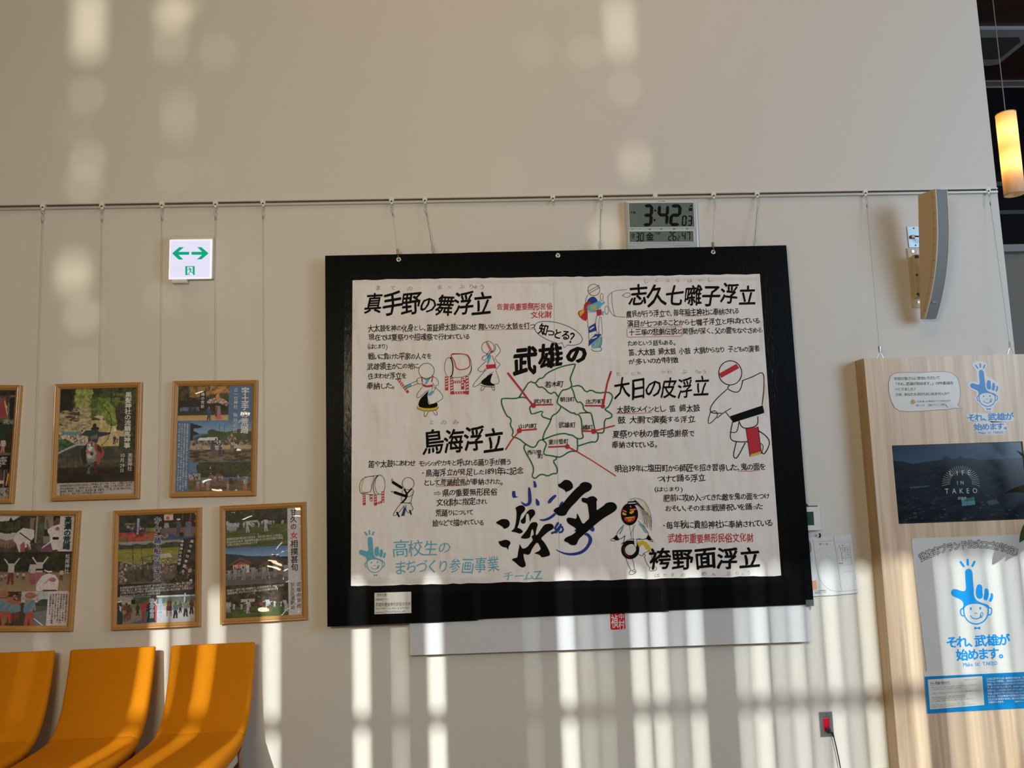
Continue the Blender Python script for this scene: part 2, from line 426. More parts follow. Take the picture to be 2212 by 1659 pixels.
# ------------------------------------------------------------------ picture rail and hanging wires
p0 = W(0, 449); p1 = W(2180, 413); zr = (p0.z+p1.z)/2
rail = empty('trim_1', (0, 0, zr)); struct(rail)
MB().box(-6.9, xe-.01, -.018, 0, .007, .012).build('rail_lip', RAILM, rail)
MB().box(-6.9, xe-.01, -.006, 0, -.003, .007).build('rail_groove', DARKGAP, rail)
MB().box(-6.9, xe-.01, -.018, 0, -.015, -.003).build('rail_body', RAILM, rail, bevel=.002)
for px in (140, 360, 640, 1020, 1130, 1600, 1750, 1940):
    x = W(px, 430).x
    MB().cyl((x, -.008, .004), .003, .004, 'y', 8).build('rail_screw', DARKGAP, rail)
def wire(px, top_y, bot, kind, label, r=.0008, d1=.03, loop=False):
    """runner in the rail, hook, crimp and the wire down to bot (photo place at depth d1)"""
    a = W(px, top_y, .012); a.z = zr; b = W(bot[0], bot[1], d1) if bot else None
    t = empty('hanging_wire', (a.x, -.014, zr)); tag(t, label, 'wire', 'wires hanging from the picture rail')
    MB().cyl((0, -.006, .003), .011, .01, 'y', 12).build('runner', WHITE, t, bevel=.002)
    MB().box(-.006, .006, -.006, .006, -.022, .0).build('runner_stem', WHITE, t, bevel=.002)
    hk = [(0, 0, -.020), (.004, -.004, -.026), (.005, -.006, -.034), (.0, -.006, -.040), (-.005, -.006, -.036), (-.003, -.005, -.029)]
    MB().tube(hk, .0016, 6).build('hook', STEEL, t, smooth=True)
    if b:
        rel = b-t.location; st = Vector((0, -.006, -.040))
        lp = [st+Vector((math.sin(q)*.006, 0, -.016+math.cos(q)*.016)) for q in [i*2*PI/12 for i in range(12)]]
        MB().tube(lp, .0011, 5, closed=True).build('wire_loop', STEEL, t, smooth=True)
        dd = (rel-st); u_ = dd.normalized(); e0 = st+u_*.032
        MB().tube([e0, e0+u_*.018], .0026, 8).build('crimp', STEEL, t)
        MB().tube([e0, rel], r, 6).build('wire', WIREM, t)
        if kind == 'turnbuckle':
            e1 = rel-u_*.055
            MB().tube([e1-u_*.05, e1], .0016, 6).build('lower_crimp', WIREM, t)
            lp = [rel-u_*.022+u_.cross(Vector((0, 1, 0)))*math.sin(q)*.007+u_*math.cos(q)*.024 for q in [i*2*PI/12 for i in range(12)]]
            MB().tube(lp, .0013, 5, closed=True).build('lower_loop', STEEL, t, smooth=True)
        if kind == 'brass':
            MB().box(rel.x-.006, rel.x+.006, rel.y-.006, rel.y+.006, rel.z-.004, rel.z+.024).build('wire_clamp', BRASS, t, bevel=.002)
            MB().tube([rel, rel+Vector((.003, -.004, -.016)), rel+Vector((.006, -.008, -.030)), rel+Vector((-.002, -.010, -.034))], .0022, 6).build('lower_hook', BRASS, t, smooth=True)
        if kind == 'panel':
            MB().cyl((rel.x, rel.y, rel.z), .0055, .030, 'z', 12).build('wire_clamp', STEEL, t, bevel=.001)
            for sgn in (-1, 1):
                MB().tube([rel, rel+Vector((sgn*.010, 0, -.014)), rel+Vector((sgn*.016, .0, -.034))], .0016, 6).build('spreader', STEEL, t)
    return t
wire(93.5, 447, (70, 1106), '', 'leftmost thin wire on the rail, down to the lower left frame', r=.0007, d1=.026)
wire(221, 445, (213, 828), '', 'thin wire second from the left on the rail, holding the frame with the mounted archer', r=.0007, d1=.026)
wire(350.5, 443, (341, 1100), '', 'thin wire just left of the exit sign, holding the lower middle frame', r=.0007, d1=.026)
wire(466, 441, (463, 824), '', 'thin wire just right of the exit sign, holding the frame of the blue poster', r=.0007, d1=.026)
wire(568.5, 440, (569, 1091), '', 'thin wire fifth from the left, holding the lower right frame', r=.0007, d1=.026)
wire(846, 436, (859, 548), 'brass', 'very thin line with a brown clamp at the top left eyelet of the black board', r=.0005, d1=.060)
wire(918, 435, (936, 547), 'turnbuckle', 'leaning steel wire just right of the brown clamp, left of the clock', r=.0013, d1=.045)
wire(1194, 431, None, '', 'empty rail hook without a wire above the black board, left of the clock')
wire(1297, 429, (1296, 538), 'turnbuckle', 'upright steel wire just left of the clock', r=.0013, d1=.045)
wire(1541, 425, (1540, 533), 'brass', 'very thin line with a brown clamp just right of the clock', r=.0005, d1=.060)
wire(1635, 423, (1629, 531), 'turnbuckle', 'steel wire at the right end of the black board', r=.0013, d1=.045)
wire(1868.5, 420, (1900, 760), 'panel', 'wire to the left top corner of the wooden panel', r=.0008, d1=.085)
wire(2134, 417, (2182, 751), 'panel', 'wire to the right part of the wooden panel, next to the wall edge', r=.0008, d1=.085)
t = empty('rail_runner', (W(1414, 427).x, -.014, zr)); tag(t, 'white runner without hook in the rail above the clock', 'rail runner')
MB().cyl((0, -.006, .003), .011, .01, 'y', 12).build('runner_disc', WHITE, t, bevel=.002)

# ------------------------------------------------------------------ exit sign
s = Sheet('exit_sign', [(365.5, 518), (457.5, 516.5), (456, 601.5), (365, 602.5)], .045)
tag(s.root, 'square white lit exit sign with two green arrows and a running figure', 'sign')
w, h = s.w/2, s.h/2
MB().box(-w+.004, w+.004, .006, .045, -h+.004, h+.024).build('housing', OFFW, s.root, bevel=.004)
MB().box(-w-.001, w+.001, .0, .010, -h-.001, h+.001).build('panel_rim', mat('sign_rim', (.8, .8, .8), .3, emit=((1, 1, 1), .55)), s.root, bevel=.002)
MB().flat([(-w+.006, -h+.006), (w-.006, -h+.006), (w-.006, h-.006), (-w+.006, h-.006)], -.0008).build('lit_panel', mat('sign_light', (.6, .6, .7), .15, emit=((.70, .72, 1.0), .72), coat=.3), s.root)
MB().box(-w+.01, -.02, .012, .04, -h-.018, -h+.004).build('lower_box', OFFW, s.root, bevel=.002)
s.at((330, 470), 1880/170)
GRN = mat('sign_green', (.0, .30, .16), .3, emit=((.0, .55, .30), .45))
mb = MB()
mb.flat(s.Ls([(465,857),(635,710),(745,710),(618,820),(875,820),(875,888),(618,893),(735,1005),(622,1005)]), -.0016)
mb.flat(s.Ls([(1335,857),(1170,710),(1065,710),(1180,820),(927,820),(927,888),(1180,893),(1060,1000),(1168,1000)]), -.0016)
mb.build('arrows', GRN, s.root)
mb = MB()
for q in ([(780,1162),(1005,1162),(1005,1180),(780,1180)], [(780,1162),(828,1162),(828,1340),(850,1376),(780,1376)], [(957,1162),(1005,1162),(1005,1376),(978,1376),(957,1340)]):
    mb.flat(s.Ls(q), -.0016)
mb.disc(s.L(872, 1200), s.u(13), -.0016)
for pts, wd_ in (([(885,1222),(905,1262)], 32), ([(875,1225),(855,1250),(832,1254)], 13), ([(893,1222),(925,1230),(940,1250)], 13), ([(905,1262),(878,1315),(855,1340),(880,1372)], 19), ([(908,1262),(922,1310),(965,1318)], 19)):
    mb.ribbon(s.Ls(pts), s.u(wd_), -.0018)
mb.build('running_figure', GRN, s.root)

# ------------------------------------------------------------------ clock
s = Sheet('wall_clock', [(1352,434), (1507.5,431.5), (1509,541), (1354,541)], .032)
tag(s.root, 'silver digital wall clock half hidden behind the black board, reading 3:42', 'clock')
w, h = s.w/2, s.h/2
SILV = mat('silver_plastic', (.60, .66, .70), .28, .25)
MB().box(-w, w, .0, .032, -h-.03, h).build('case', SILV, s.root, bevel=.008, seg=3)
s.at((1320, 400), 2212/360)
LCD = mat('lcd', (.155, .20, .185), .15, coat=.5)
def q4(s, x0, y0, x1, y1): return s.Ls([(x0, y1), (x1, y1-2), (x1, y0-2), (x0, y0)])
for nm, (x0, y0, x1, y1) in (('time_display', (245, 236, 1088, 562)), ('date_display', (245, 610, 1088, 760))):
    a, b = s.L(x0, y1), s.L(x1, y0)
    x0_, x1_, z0_, z1_ = a[0], b[0], a[1], b[1]
    f = .004
    mb = MB()
    for bx in ((x0_-f, x1_+f, z1_, z1_+f), (x0_-f, x1_+f, z0_-f, z0_), (x0_-f, x0_, z0_, z1_), (x1_, x1_+f, z0_, z1_)): mb.box(bx[0], bx[1], -.004, .0, bx[2], bx[3])
    mb.build('display_rim', mat('rim_white', (.75, .78, .80), .3), s.root, bevel=.001)
    DISP = MB().flat([(x0_, z0_), (x1_, z0_), (x1_, z1_), (x0_, z1_)], -.001).build(nm, LCD, s.root); DSP = globals().setdefault('DSP_', {}); DSP[nm] = DISP
def seg7(mb, s, dig, x, y, w_, h_, t_, y3, sk=0):
    segs = {'0':'abcdef','1':'bc','2':'abged','3':'abgcd','4':'fgbc','5':'afgcd','6':'afgecd','7':'abc','8':'abcdefg','9':'abcdfg'}[dig]
    g = -t_*.12
    P = {'a': ((0,0),(w_,0)), 'b': ((w_,0),(w_,h_/2)), 'c': ((w_,h_/2),(w_,h_)), 'd': ((0,h_),(w_,h_)), 'e': ((0,h_/2),(0,h_)), 'f': ((0,0),(0,h_/2)), 'g': ((0,h_/2),(w_,h_/2))}
    for k in segs:
        (ax, ay), (bx, by) = P[k]; dx, dy = bx-ax, by-ay; L_ = math.hypot(dx, dy); ux, uy = dx/L_, dy/L_; nx, ny = -uy, ux
        pts = []
        for al, sd in ((g, 0), (t_/2, 1), (L_-t_/2, 1), (L_-g, 0), (L_-t_/2, -1), (t_/2, -1)):
            X, Y = ax+ux*al+nx*sd*t_/2, ay+uy*al+ny*sd*t_/2
            pts.append((x+X-sk*(Y-h_/2), y+Y))
        mb.flat(s.Ls(pts), y3)
LCDK = mat('lcd_black', (.004, .005, .005), .3)
for dg, x_, y_, w_, h_, t_, sk_ in (('3', 440, 276, 92, 250, 44, .06), ('4', 636, 274, 108, 246, 42, .06), ('2', 798, 276, 110, 248, 44, .06), ('0', 948, 413, 46, 120, 18, .05), ('3', 1022, 413, 46, 120, 18, .05)):
    mb = MB(); seg7(mb, s, dg, x_, y_, w_, h_, t_, -.0018, sk_); mb.build('digit', LCDK, DSP['time_display'])
mb = MB()
mb.disc(s.L(586, 338), s.u(15), -.0018); mb.disc(s.L(577, 464), s.u(15), -.0018)
mb.flat(s.Ls([(1030,288),(1075,285),(1075,255)]), -.0018); mb.flat(s.Ls([(1032,345),(1075,343),(1075,302),(1032,304)]), -.0018)
mb.build('colon_and_signs', LCDK, DSP['time_display'])
mb = MB()
seg7(mb, s, '9', 276, 648, 20, 48, 8, -.0018, .05); seg7(mb, s, '3', 335, 636, 32, 104, 13, -.0018, .05); seg7(mb, s, '0', 390, 636, 38, 104, 13, -.0018, .03)
seg7(mb, s, '2', 765, 628, 36, 104, 12, -.0018, .05); seg7(mb, s, '6', 822, 628, 38, 104, 12, -.0018, .03); seg7(mb, s, '2', 883, 674, 26, 58, 8, -.0018, .04)
seg7(mb, s, '4', 945, 626, 38, 100, 12, -.0018, .05); seg7(mb, s, '7', 1005, 626, 40, 100, 12, -.0018, .03)
text_into(mb, '金', s.L(462, 684), s.L(566, 683), s.u(112), -.0018, .02)
text_into(mb, '先勝', s.L(583, 640), s.L(655, 640), s.u(32), -.0018, .0)
text_into(mb, '°C', s.L(885, 640), s.L(915, 640), s.u(30), -.0018, .0)
text_into(mb, '%', s.L(1062, 635), s.L(1080, 635), s.u(20), -.0018, .0)
mb.ribbon(s.Ls([(312,650),(302,715)]), s.u(4), -.0018)
text_into(mb, '午後', s.L(258, 366), s.L(325, 364), s.u(34), -.0018, .01)
mb.build('date_digits', LCDK, DSP['date_display'])
mb = MB()
for tx, x0, x1, y0, hh in (('CITIZEN', 622, 715, 214, 20), ('月', 272, 290, 586, 20), ('日', 370, 386, 586, 18), ('曜日', 496, 534, 586, 20), ('六曜', 644, 680, 583, 20), ('温度', 817, 856, 581, 20), ('湿度', 990, 1028, 580, 20),
                           ('12/24', 838, 872, 804, 12), ('MODE', 888, 934, 804, 12), ('ALARM', 946, 994, 803, 12), ('SET', 1012, 1034, 803, 12), ('+ -', 1070, 1090, 803, 12), ('PULSE', 230, 310, 816, 16)):
    text_into(mb, tx, s.L(x0, y0), s.L(x1, y0), s.u(hh), -.0006, .0)
mb.build('case_lettering', TEXTK, s.root)

# ------------------------------------------------------------------ big boards
wb = Sheet('white_board', [(880, 620), (1699, 600), (1756, 1386), (888, 1416)], .042)
# its lower edge and left edge show; the rest is behind the black board
a = W(888, 1416, .042); b = W(1756, 1386, .042)
wb.root.location = ((a.x+b.x)/2, -.042, (a.z+b.z)/2+.80); wb.c = Vector(wb.root.location); wb.a = math.atan2(b.z-a.z, b.x-a.x); wb.root.rotation_euler = (0, -wb.a, 0)
tag(wb.root, 'glossy white board sticking out below the black board', 'board')
hw = (b-a).length/2
MB().box(-hw, hw, 0, .012, -.80, .80).build('board_face', GLOSSW, wb.root, bevel=.0015)
mb = MB(); mb.box(-hw+.03, hw-.05, .012, .0415, -.78, .78); mb.build('backing_frame', OFFW, wb.root)
wb.at((1200, 900), 3.131)
SEALQ = [(368,1335),(468,1330),(472,1436),(466,1440),(378,1441),(372,1436)]
MB().flat(wb.Ls([(368,1300),(466,1296),(473,1432),(467,1438),(380,1441),(372,1436)]), -.0006).build('red_seal', SEALR, wb.root)
lines_part(wb, 'seal_lettering', [('中', 425, 1352, 466, 1351, 38), ('村', 425, 1405, 468, 1404, 60), ('禎', 376, 1384, 424, 1382, 88)], TEXTW, -.001, .012)

bb = Sheet('black_display_board', [(703.5, 552.5), (1700, 531), (1757, 1308), (705.5, 1352)], .056)
tag(bb.root, 'large black corrugated plastic board hung on the wall, carrying the lettered cloth', 'board')
w, h = bb.w/2, bb.h/2
print('board', bb.w, bb.h, bb.a)
xa = bb.L(1021, 940)[0]; xb = bb.L(1416, 940)[0]
for x0, x1, dz0, dz1 in ((-w, xa, -.004, .0), (xa, xb, .002, .001), (xb, w, .006, .004)):
    MB().box(x0, x1, 0, .006, -h+dz0, h+dz1).build('plastic_sheet', CORR, bb.root, bevel=.001)
for x, ww in ((xa, .04), (xb, .035)):
    MB().box(x-ww/2, x+ww/2, -.0006, -.0002, -h, h).build('seam_tape', TAPE, bb.root)
for px, py in ((861, 560.5), (1205, 552), (1540.5, 544.5)):
    c = bb.at((0, 0), 1).L(px, py)
    ey = MB().ring(c, .0045, .0125, -.0022, .0, 20).build('eyelet', mat('eyelet_metal', (.75, .75, .73), .25, .6), bb.root, smooth=True)
    MB().disc(c, .0048, -.0004, 14).build('eyelet_hole', DARKGAP, ey)
# tape around the cloth
cq = [(761.5, 605), (1641.3, 592), (1687.5, 1243.5), (758, 1266.5)]
C4 = [bb.L(*p) for p in cq]
def tape_strip(a, b, off0, off1, name='cloth_tape', m_=TAPE, par=None, y=-.0018):
    a = Vector(a); b = Vector(b); t = (b-a).normalized(); n = Vector((-t.y, t.x))
    q = [a-t*.01+n*off0, b+t*.01+n*off0, b+t*.01+n*off1, a-t*.01+n*off1]
    MB().flat([(p.x, p.y) for p in q], y).build(name, m_, par or bb.root)
tape_strip(C4[0], C4[1], -.004, .034); tape_strip(C4[1], C4[2], -.004, .045); tape_strip(C4[2], C4[3], -.004, .040); tape_strip(C4[3], C4[0], -.004, .040)
MB().flat(bb.Ls([(1740, 1296), (1757.5, 1295), (1758, 1309), (1741, 1309)]), -.0012).build('corner_tape', mat('grey_tape', (.10, .12, .13), .3), bb.root)

# ------------------------------------------------------------------ lettered cloth
cl = Sheet('lettered_cloth', cq, .0595)
tag(cl.root, 'white cotton cloth with handwritten Japanese lettering, green map and drawn dancers on the black board', 'banner')
R = cl.root
qs = cl.Ls(cq); nx_, nz_ = 60, 44; vs = []; fs = []
rr = random.Random(3)
for j in range(nz_+1):
    for i in range(nx_+1):
        u_, v_ = i/nx_, j/nz_
        p = (Vector(qs[0])*(1-u_)+Vector(qs[1])*u_)*(1-v_)+(Vector(qs[3])*(1-u_)+Vector(qs[2])*u_)*v_
        e = 0.0
        if j in (0, nz_): e = rr.uniform(-.0025, .0025)
        vs.append((p.x, rr.uniform(0, .0005), p.y+e))
for j in range(nz_):
    for i in range(nx_):
        a = j*(nx_+1)+i; fs.append((a, a+1, a+nx_+2, a+nx_+1))
mk('cloth_sheet', vs, fs, CLOTH, R, True)
YT = -.0008; YL = [-.0009-.0002*i for i in range(8)]
def ctape(x, y, w_, h_): MB().flat(cl.Ls([(x, y+h_), (x+w_, y+h_), (x+w_, y), (x, y)]), -.0012).build('tape_piece', TAPEW, R)
cl.at((0, 0), 1)
for x, y, w_, h_ in ((765, 605, 420, 7), (1185, 600, 20, 18), (1205, 599, 430, 8), (762, 650, 8, 60), (1200, 900, 22, 24), (1641, 690, 8, 70), (1634, 594, 8, 60), (1650, 830, 8, 70), (765, 1248, 300, 12)): ctape(x, y, w_, h_)
MB().ribbon(cl.Ls([(1196, 612), (1199, 800), (1205, 1000), (1209, 1240)]), .0016, YL[0]).build('fold_crease', mat('crease', (.52, .49, .49), .8), R)
A = ((700, 520), 4.0218); B = ((1200, 520), 4.0218); C3 = ((700, 900), 3.456); C4_ = ((1200, 900), 3.131); MP = ((1060, 770), 6.143); BG = ((1060, 1030), 7.539)
HB = .014
# headings
cl.at(*A)
lines_part(cl, 'heading_lettering', [('真手野の舞浮立', 350, 555, 1455, 548, 190)], INK, YT, .017, 1, slant=.12)
lines_part(cl, 'reading_aid', [('ま', 440, 410, 500, 410, 55), ('て', 575, 410, 625, 410, 50), ('の', 712, 418, 778, 416, 50), ('ま', 978, 405, 1030, 405, 50), ('い', 1070, 403, 1120, 402, 32), ('ぶ', 1165, 398, 1230, 396, 48), ('りゅ', 1262, 400, 1325, 398, 55), ('う', 1345, 402, 1398, 400, 62)], INKTHIN, YT, -.012, 1)
lines_part(cl, 'red_note', [('佐賀県重要無形民俗', 1500, 575, 1985, 568, 62), ('文化財', 1795, 645, 1980, 640, 60)], REDI, YT, .014, 1)
lines_part(cl, 'body_lettering', [('大太鼓を神の化身とし、笛鉦締太鼓にあわせ', 380, 762, 1322, 748, 64), ('舞いながら太鼓を打つ', 1340, 748, 1835, 740, 60),
    ('現在では夏祭りや招魂祭で行われている', 385, 840, 1268, 832, 62), ('(はじまり)', 378, 920, 552, 918, 52), ('戦いに負けた平家の人々を', 383, 1005, 935, 1003, 60),
    ('武雄領主がこの地に', 375, 1092, 825, 1088, 60), ('住まわせ浮立を', 378, 1175, 718, 1173, 60), ('奉納した。', 370, 1263, 620, 1258, 62)], INK, YT, .013, 1)
cl.at(*B)
lines_part(cl, 'heading_lettering', [('志久七囃子浮立', 640, 475, 1745, 468, 185)], INK, YT, .018, 1, slant=.12)
lines_part(cl, 'reading_aid', [(c, x, y, x+42, y, 42) for c, x, y in (('し', 765, 352), ('く', 860, 345), ('な', 955, 345), ('な', 1042, 345), ('は', 1145, 345), ('や', 1235, 345), ('し', 1320, 340))], INKTHIN, YT, -.012, 1)
lines_part(cl, 'body_lettering', [('農民が行う浮立で、毎年稲主神社に奉納される', 612, 640, 1595, 610, 64), ('演目が七つあることから七囃子浮立と呼ばれている', 622, 722, 1775, 692, 62),
    ('十三塚の悲劇伝説と関係が深く、父の霊をなぐさめる', 635, 795, 1800, 775, 60), ('ためという話もある。', 628, 890, 1050, 882, 55),
    ('笛、大太鼓 締太鼓 小鼓 大胴からなり 子どもの演者', 635, 970, 1775, 938, 60), ('が多いのが特徴', 632, 1052, 1068, 1034, 56)], INK, YT, .013, 1)
lines_part(cl, 'reading_aid', [('だ', 525, 1155, 570, 1153, 42), ('い', 592, 1155, 635, 1154, 30), ('に', 658, 1153, 698, 1152, 38), ('ち', 703, 1152, 745, 1150, 38), ('か', 915, 1140, 960, 1139, 42), ('わ', 968, 1140, 1012, 1139, 38), ('ぶ', 1088, 1138, 1150, 1136, 46), ('りゅ', 1212, 1138, 1262, 1138, 40), ('う', 1275, 1140, 1312, 1138, 44)], INKTHIN, YT, -.012, 1)
lines_part(cl, 'heading_lettering', [('大日の皮浮立', 508, 1278, 1338, 1268, 185)], INK, YT, .012, 1, slant=.12)
lines_part(cl, 'body_lettering', [('太鼓をメインとし 笛 締太鼓', 530, 1470, 1255, 1452, 66), ('鼓 大胴で演奏する浮立', 540, 1558, 1215, 1548, 64)], INK, YT, .013, 1)
cl.at(*C4_)
lines_part(cl, 'body_lettering', [('夏祭りや秋の豊年感謝祭で', 385, 118, 940, 112, 52), ('奉納されている。', 380, 192, 695, 186, 50),
    ('明治39年に塩田町から師匠を招き習得した、鬼の面を', 400, 352, 1420, 340, 50), ('つけて踊る浮立', 688, 420, 1015, 412, 50), ('(はじまり)', 668, 492, 862, 490, 38),
    ('肥前に攻め入ってきた敵を鬼の面をつけ', 728, 550, 1448, 538, 50), ('おそい、そのまま戦勝祝いを踊った', 742, 622, 1400, 608, 48), ('・毎年秋に貴船神社に奉納されている', 718, 735, 1468, 720, 52)], INK, YT, .013, 1)
lines_part(cl, 'red_note', [('武雄市重要無形民俗文化財', 760, 825, 1340, 815, 60)], REDI, YT, .012, 1)
lines_part(cl, 'heading_lettering', [('袴野面浮立', 630, 965, 1390, 958, 140)], INK, YT, .024, 1)
lines_part(cl, 'reading_aid', [('は', 668, 1072, 705, 1072, 34), ('か', 722, 1070, 760, 1070, 32), ('ま', 778, 1070, 806, 1070, 34), ('の', 845, 1070, 880, 1070, 28), ('め', 985, 1062, 1022, 1062, 36), ('ん', 1055, 1062, 1085, 1062, 30), ('ぶ', 1148, 1060, 1185, 1060, 30), ('り', 1215, 1060, 1240, 1060, 32), ('ゅ', 1255, 1064, 1275, 1064, 20), ('う', 1290, 1056, 1322, 1056, 36)], INKTHIN, YT, -.010, 1)
cl.at(*C3)
lines_part(cl, 'heading_lettering', [('鳥海浮立', 740, 190, 1345, 175, 175)], INK, YT, .018, 1, slant=.05)
lines_part(cl, 'reading_aid', [('と', 785, 42, 825, 42, 42), ('の', 868, 42, 920, 42, 42), ('み', 958, 42, 1010, 42, 42)], INKTHIN, YT, -.010, 1)
lines_part(cl, 'body_lettering', [('笛や太鼓にあわせ', 330, 355, 682, 345, 54), ('モッショやカキと呼ばれる踊り手が舞う', 708, 350, 1398, 335, 52), ('・鳥海浮立が発足した1891年に記念', 725, 422, 1490, 404, 54),
    ('として荒踊絵馬が奉納された。', 745, 492, 1345, 482, 52), ('県の重要無形民俗', 882, 570, 1295, 560, 54), ('文化財に指定され', 838, 640, 1215, 632, 50), ('荒踊りについて', 832, 720, 1115, 714, 50), ('絵などで描かれている', 810, 795, 1195, 788, 50)], INK, YT, .013, 1)
lines_part(cl, 'team_lettering', [('高校生の', 515, 985, 945, 980, 112), ('まちづくり参画事業', 530, 1125, 1310, 1108, 112), ('チームZ', 1340, 1190, 1630, 1180, 76)], SKYI, YT, .004, 1)
# red rules and boxes
for crop, pts_, w_, cl_ in ((A, [(1335, 778), (1550, 772), (1840, 768)], .0018, 0), (B, [(1108, 652), (1220, 655), (1318, 645)], .0022, 0), (B, [(530, 1500), (680, 1502), (832, 1492)], .0030, 0),
    (B, [(620, 770), (628, 758), (1088, 745), (1097, 752), (1097, 825), (1088, 830), (632, 838), (622, 828)], .0026, 1), (C3, [(1140, 358), (1280, 360), (1380, 352)], .0014, 0),
    (C3, [(838, 460), (1068, 450), (1070, 512), (840, 522)], .0026, 1), (C4_, [(1238, 370), (1320, 368), (1380, 362)], .0030, 0)):
    cl.at(*crop); MB().ribbon(cl.Ls(pts_), w_, YL[1], closed=bool(cl_)).build('red_box' if cl_ else 'red_underline', REDT, R)
cl.at(*C3)
mb = MB(); mb.ribbon(cl.Ls([(820, 568), (856, 566)]), .0022, YL[1]); mb.ribbon(cl.Ls([(820, 580), (856, 578)]), .0022, YL[1]+.0001); mb.ribbon(cl.Ls([(850, 558), (872, 572), (852, 588)]), .0022, YL[1]-.0001); mb.build('double_arrow', INK, R)
# map
cl.at(*MP)
mb = MB(); gw = .0068
GR = [[(375,545),(440,445),(515,325),(595,360),(640,290),(690,290),(740,225),(860,165),(960,128),(1115,98),(1125,110),(1060,270),(1055,310),(1080,385),(1050,420),(1000,440),(950,445),(905,520),(880,600),(890,630),(940,665),(890,745),(810,790),(800,840),(770,910),(715,1000),(685,1105),(740,1150),(735,1180),(710,1240),(700,1305),(830,1320),(880,1340),(865,1370),(825,1385),(885,1480),(880,1560),(830,1550),(755,1590),(690,1560),(640,1575),(590,1625),(545,1590),(570,1520),(560,1440),(445,1240),(440,1190),(465,1165)],
      [(595,360),(640,415),(690,400),(790,505),(850,465),(895,535)], [(375,545),(330,560),(160,555),(140,575),(150,650),(210,790),(255,810),(275,850),(255,910),(305,990),(275,1065),(370,1085),(465,1165),(550,1210),(600,1195),(635,1115),(685,1105)],
      [(375,545),(460,540),(530,600),(560,640)], [(540,650),(515,680),(530,740),(545,770),(705,715),(662,795),(800,838)],
      [(1075,400),(1195,380),(1265,480),(1330,440),(1420,490),(1555,468),(1615,510),(1615,560),(1565,670),(1520,690),(1520,710),(1605,760),(1610,800),(1580,820),(1510,830),(1505,990),(1490,1015),(1430,1015)],
      [(1075,420),(1100,470),(1120,560),(1155,615),(1190,600),(1230,650),(1225,690),(1280,745),(1325,745),(1345,790),(1380,980),(1430,1030),(1420,1110),(1385,1140),(1340,1130),(1170,1185)],
      [(940,665),(1060,745),(1100,755),(1115,745),(1120,770),(1175,770),(1210,860),(1210,1000),(1235,1085),(1150,1095),(1090,1045),(1040,1040),(980,1018),(850,1040),(690,1105)],
      [(1175,755),(1220,748),(1290,745)], [(1150,1095),(1155,1245),(1130,1260),(1050,1255),(930,1338),(870,1330)]]
for g in GR: mb.ribbon(cl.Ls(soft(g, 1)), gw, YL[1])
mb.build('map_outline', GREENI, R)
for g, w_, p, r_, u_ in (([(230,225),(400,440),(560,655)], [.011,.010,.008], (568,652), 33, [(560,645),(820,638)]), ([(1595,205),(1545,360),(1515,520),(1488,660)], [.010,.009,.009,.012], (1488,662), 30, [(1255,653),(1480,655)]),
              ([(200,1232),(270,1120),(380,990)], [.008,.007,.006], (380,985), 34, [(380,983),(605,965)]), ([(1640,918),(1480,960),(1365,990)], [.007]*3, (1365,995), 34, [(1215,990),(1360,992)]),
              ([(1015,1195),(1150,1265),(1350,1385),(1660,1585)], [.009,.006,.005,.005], (1017,1195), 32, [(770,1202),(1015,1190)])):
    mb = MB(); mb.ribbon(cl.Ls(g), w_, YL[2]); mb.ribbon(cl.Ls(u_), .008, YL[2]-.00006); mb.disc(cl.L(*p), cl.u(r_), YL[3]); mb.build('map_pointer', REDI, R)
lines_part(cl, 'map_names', [('若木町', 722, 370, 965, 365, 78), ('武内町', 565, 598, 815, 592, 60), ('朝日町', 920, 572, 1115, 565, 62), ('北方町', 1252, 600, 1500, 595, 62), ('山内町', 365, 925, 608, 922, 62), ('武雄町', 900, 908, 1125, 908, 76),
    ('橘町', 1218, 942, 1358, 935, 66), ('東川登町', 765, 1135, 1035, 1128, 72), ('西川登', 482, 1270, 675, 1266, 62), ('町', 622, 1330, 695, 1328, 56)], INK, YL[4], .014, 1)
# centre titles
cl.at(*A)
mbk = MB()
text_into(mbk, '武', cl.L(1640, 1040), cl.L(1850, 1030), cl.u(245), YT, .036, 1, slant=.1)
text_into(mbk, '雄', cl.L(1855, 1005), cl.L(2080, 985), cl.u(225), YT, .032, 1, slant=.1)
cl.at(*B); text_into(mbk, 'の', cl.L(105, 990), cl.L(265, 985), cl.u(185), YT, .05, 1)
mbk.build('centre_title', INK, R)
cl.at(*A)
lines_part(cl, 'bubble_lettering', [('知っとる？', 1865, 765, 2215, 855, 105)], INK, YT, .025, 1)
mb = MB(); cl.at((0, 0), 1)
pts = []
for i in range(40):
    a_ = 2*PI*i/40; x_, y_ = 54*math.cos(a_), 21.5*math.sin(a_); ro = .30
    X, Y = 1206+x_*math.cos(ro)-y_*math.sin(ro), 720+x_*math.sin(ro)+y_*math.cos(ro)
    if 1213 < X < 1226 and Y > 735:
        if not any(abs(q[0]-1219) < .1 for q in pts): pts += [(1226, 745), (1219, 751.5), (1214, 740)]
        continue
    pts.append((X, Y))
mb.ribbon(cl.Ls(pts), .0030, YL[1], closed=True); mb.build('speech_bubble', BLUEI, R)
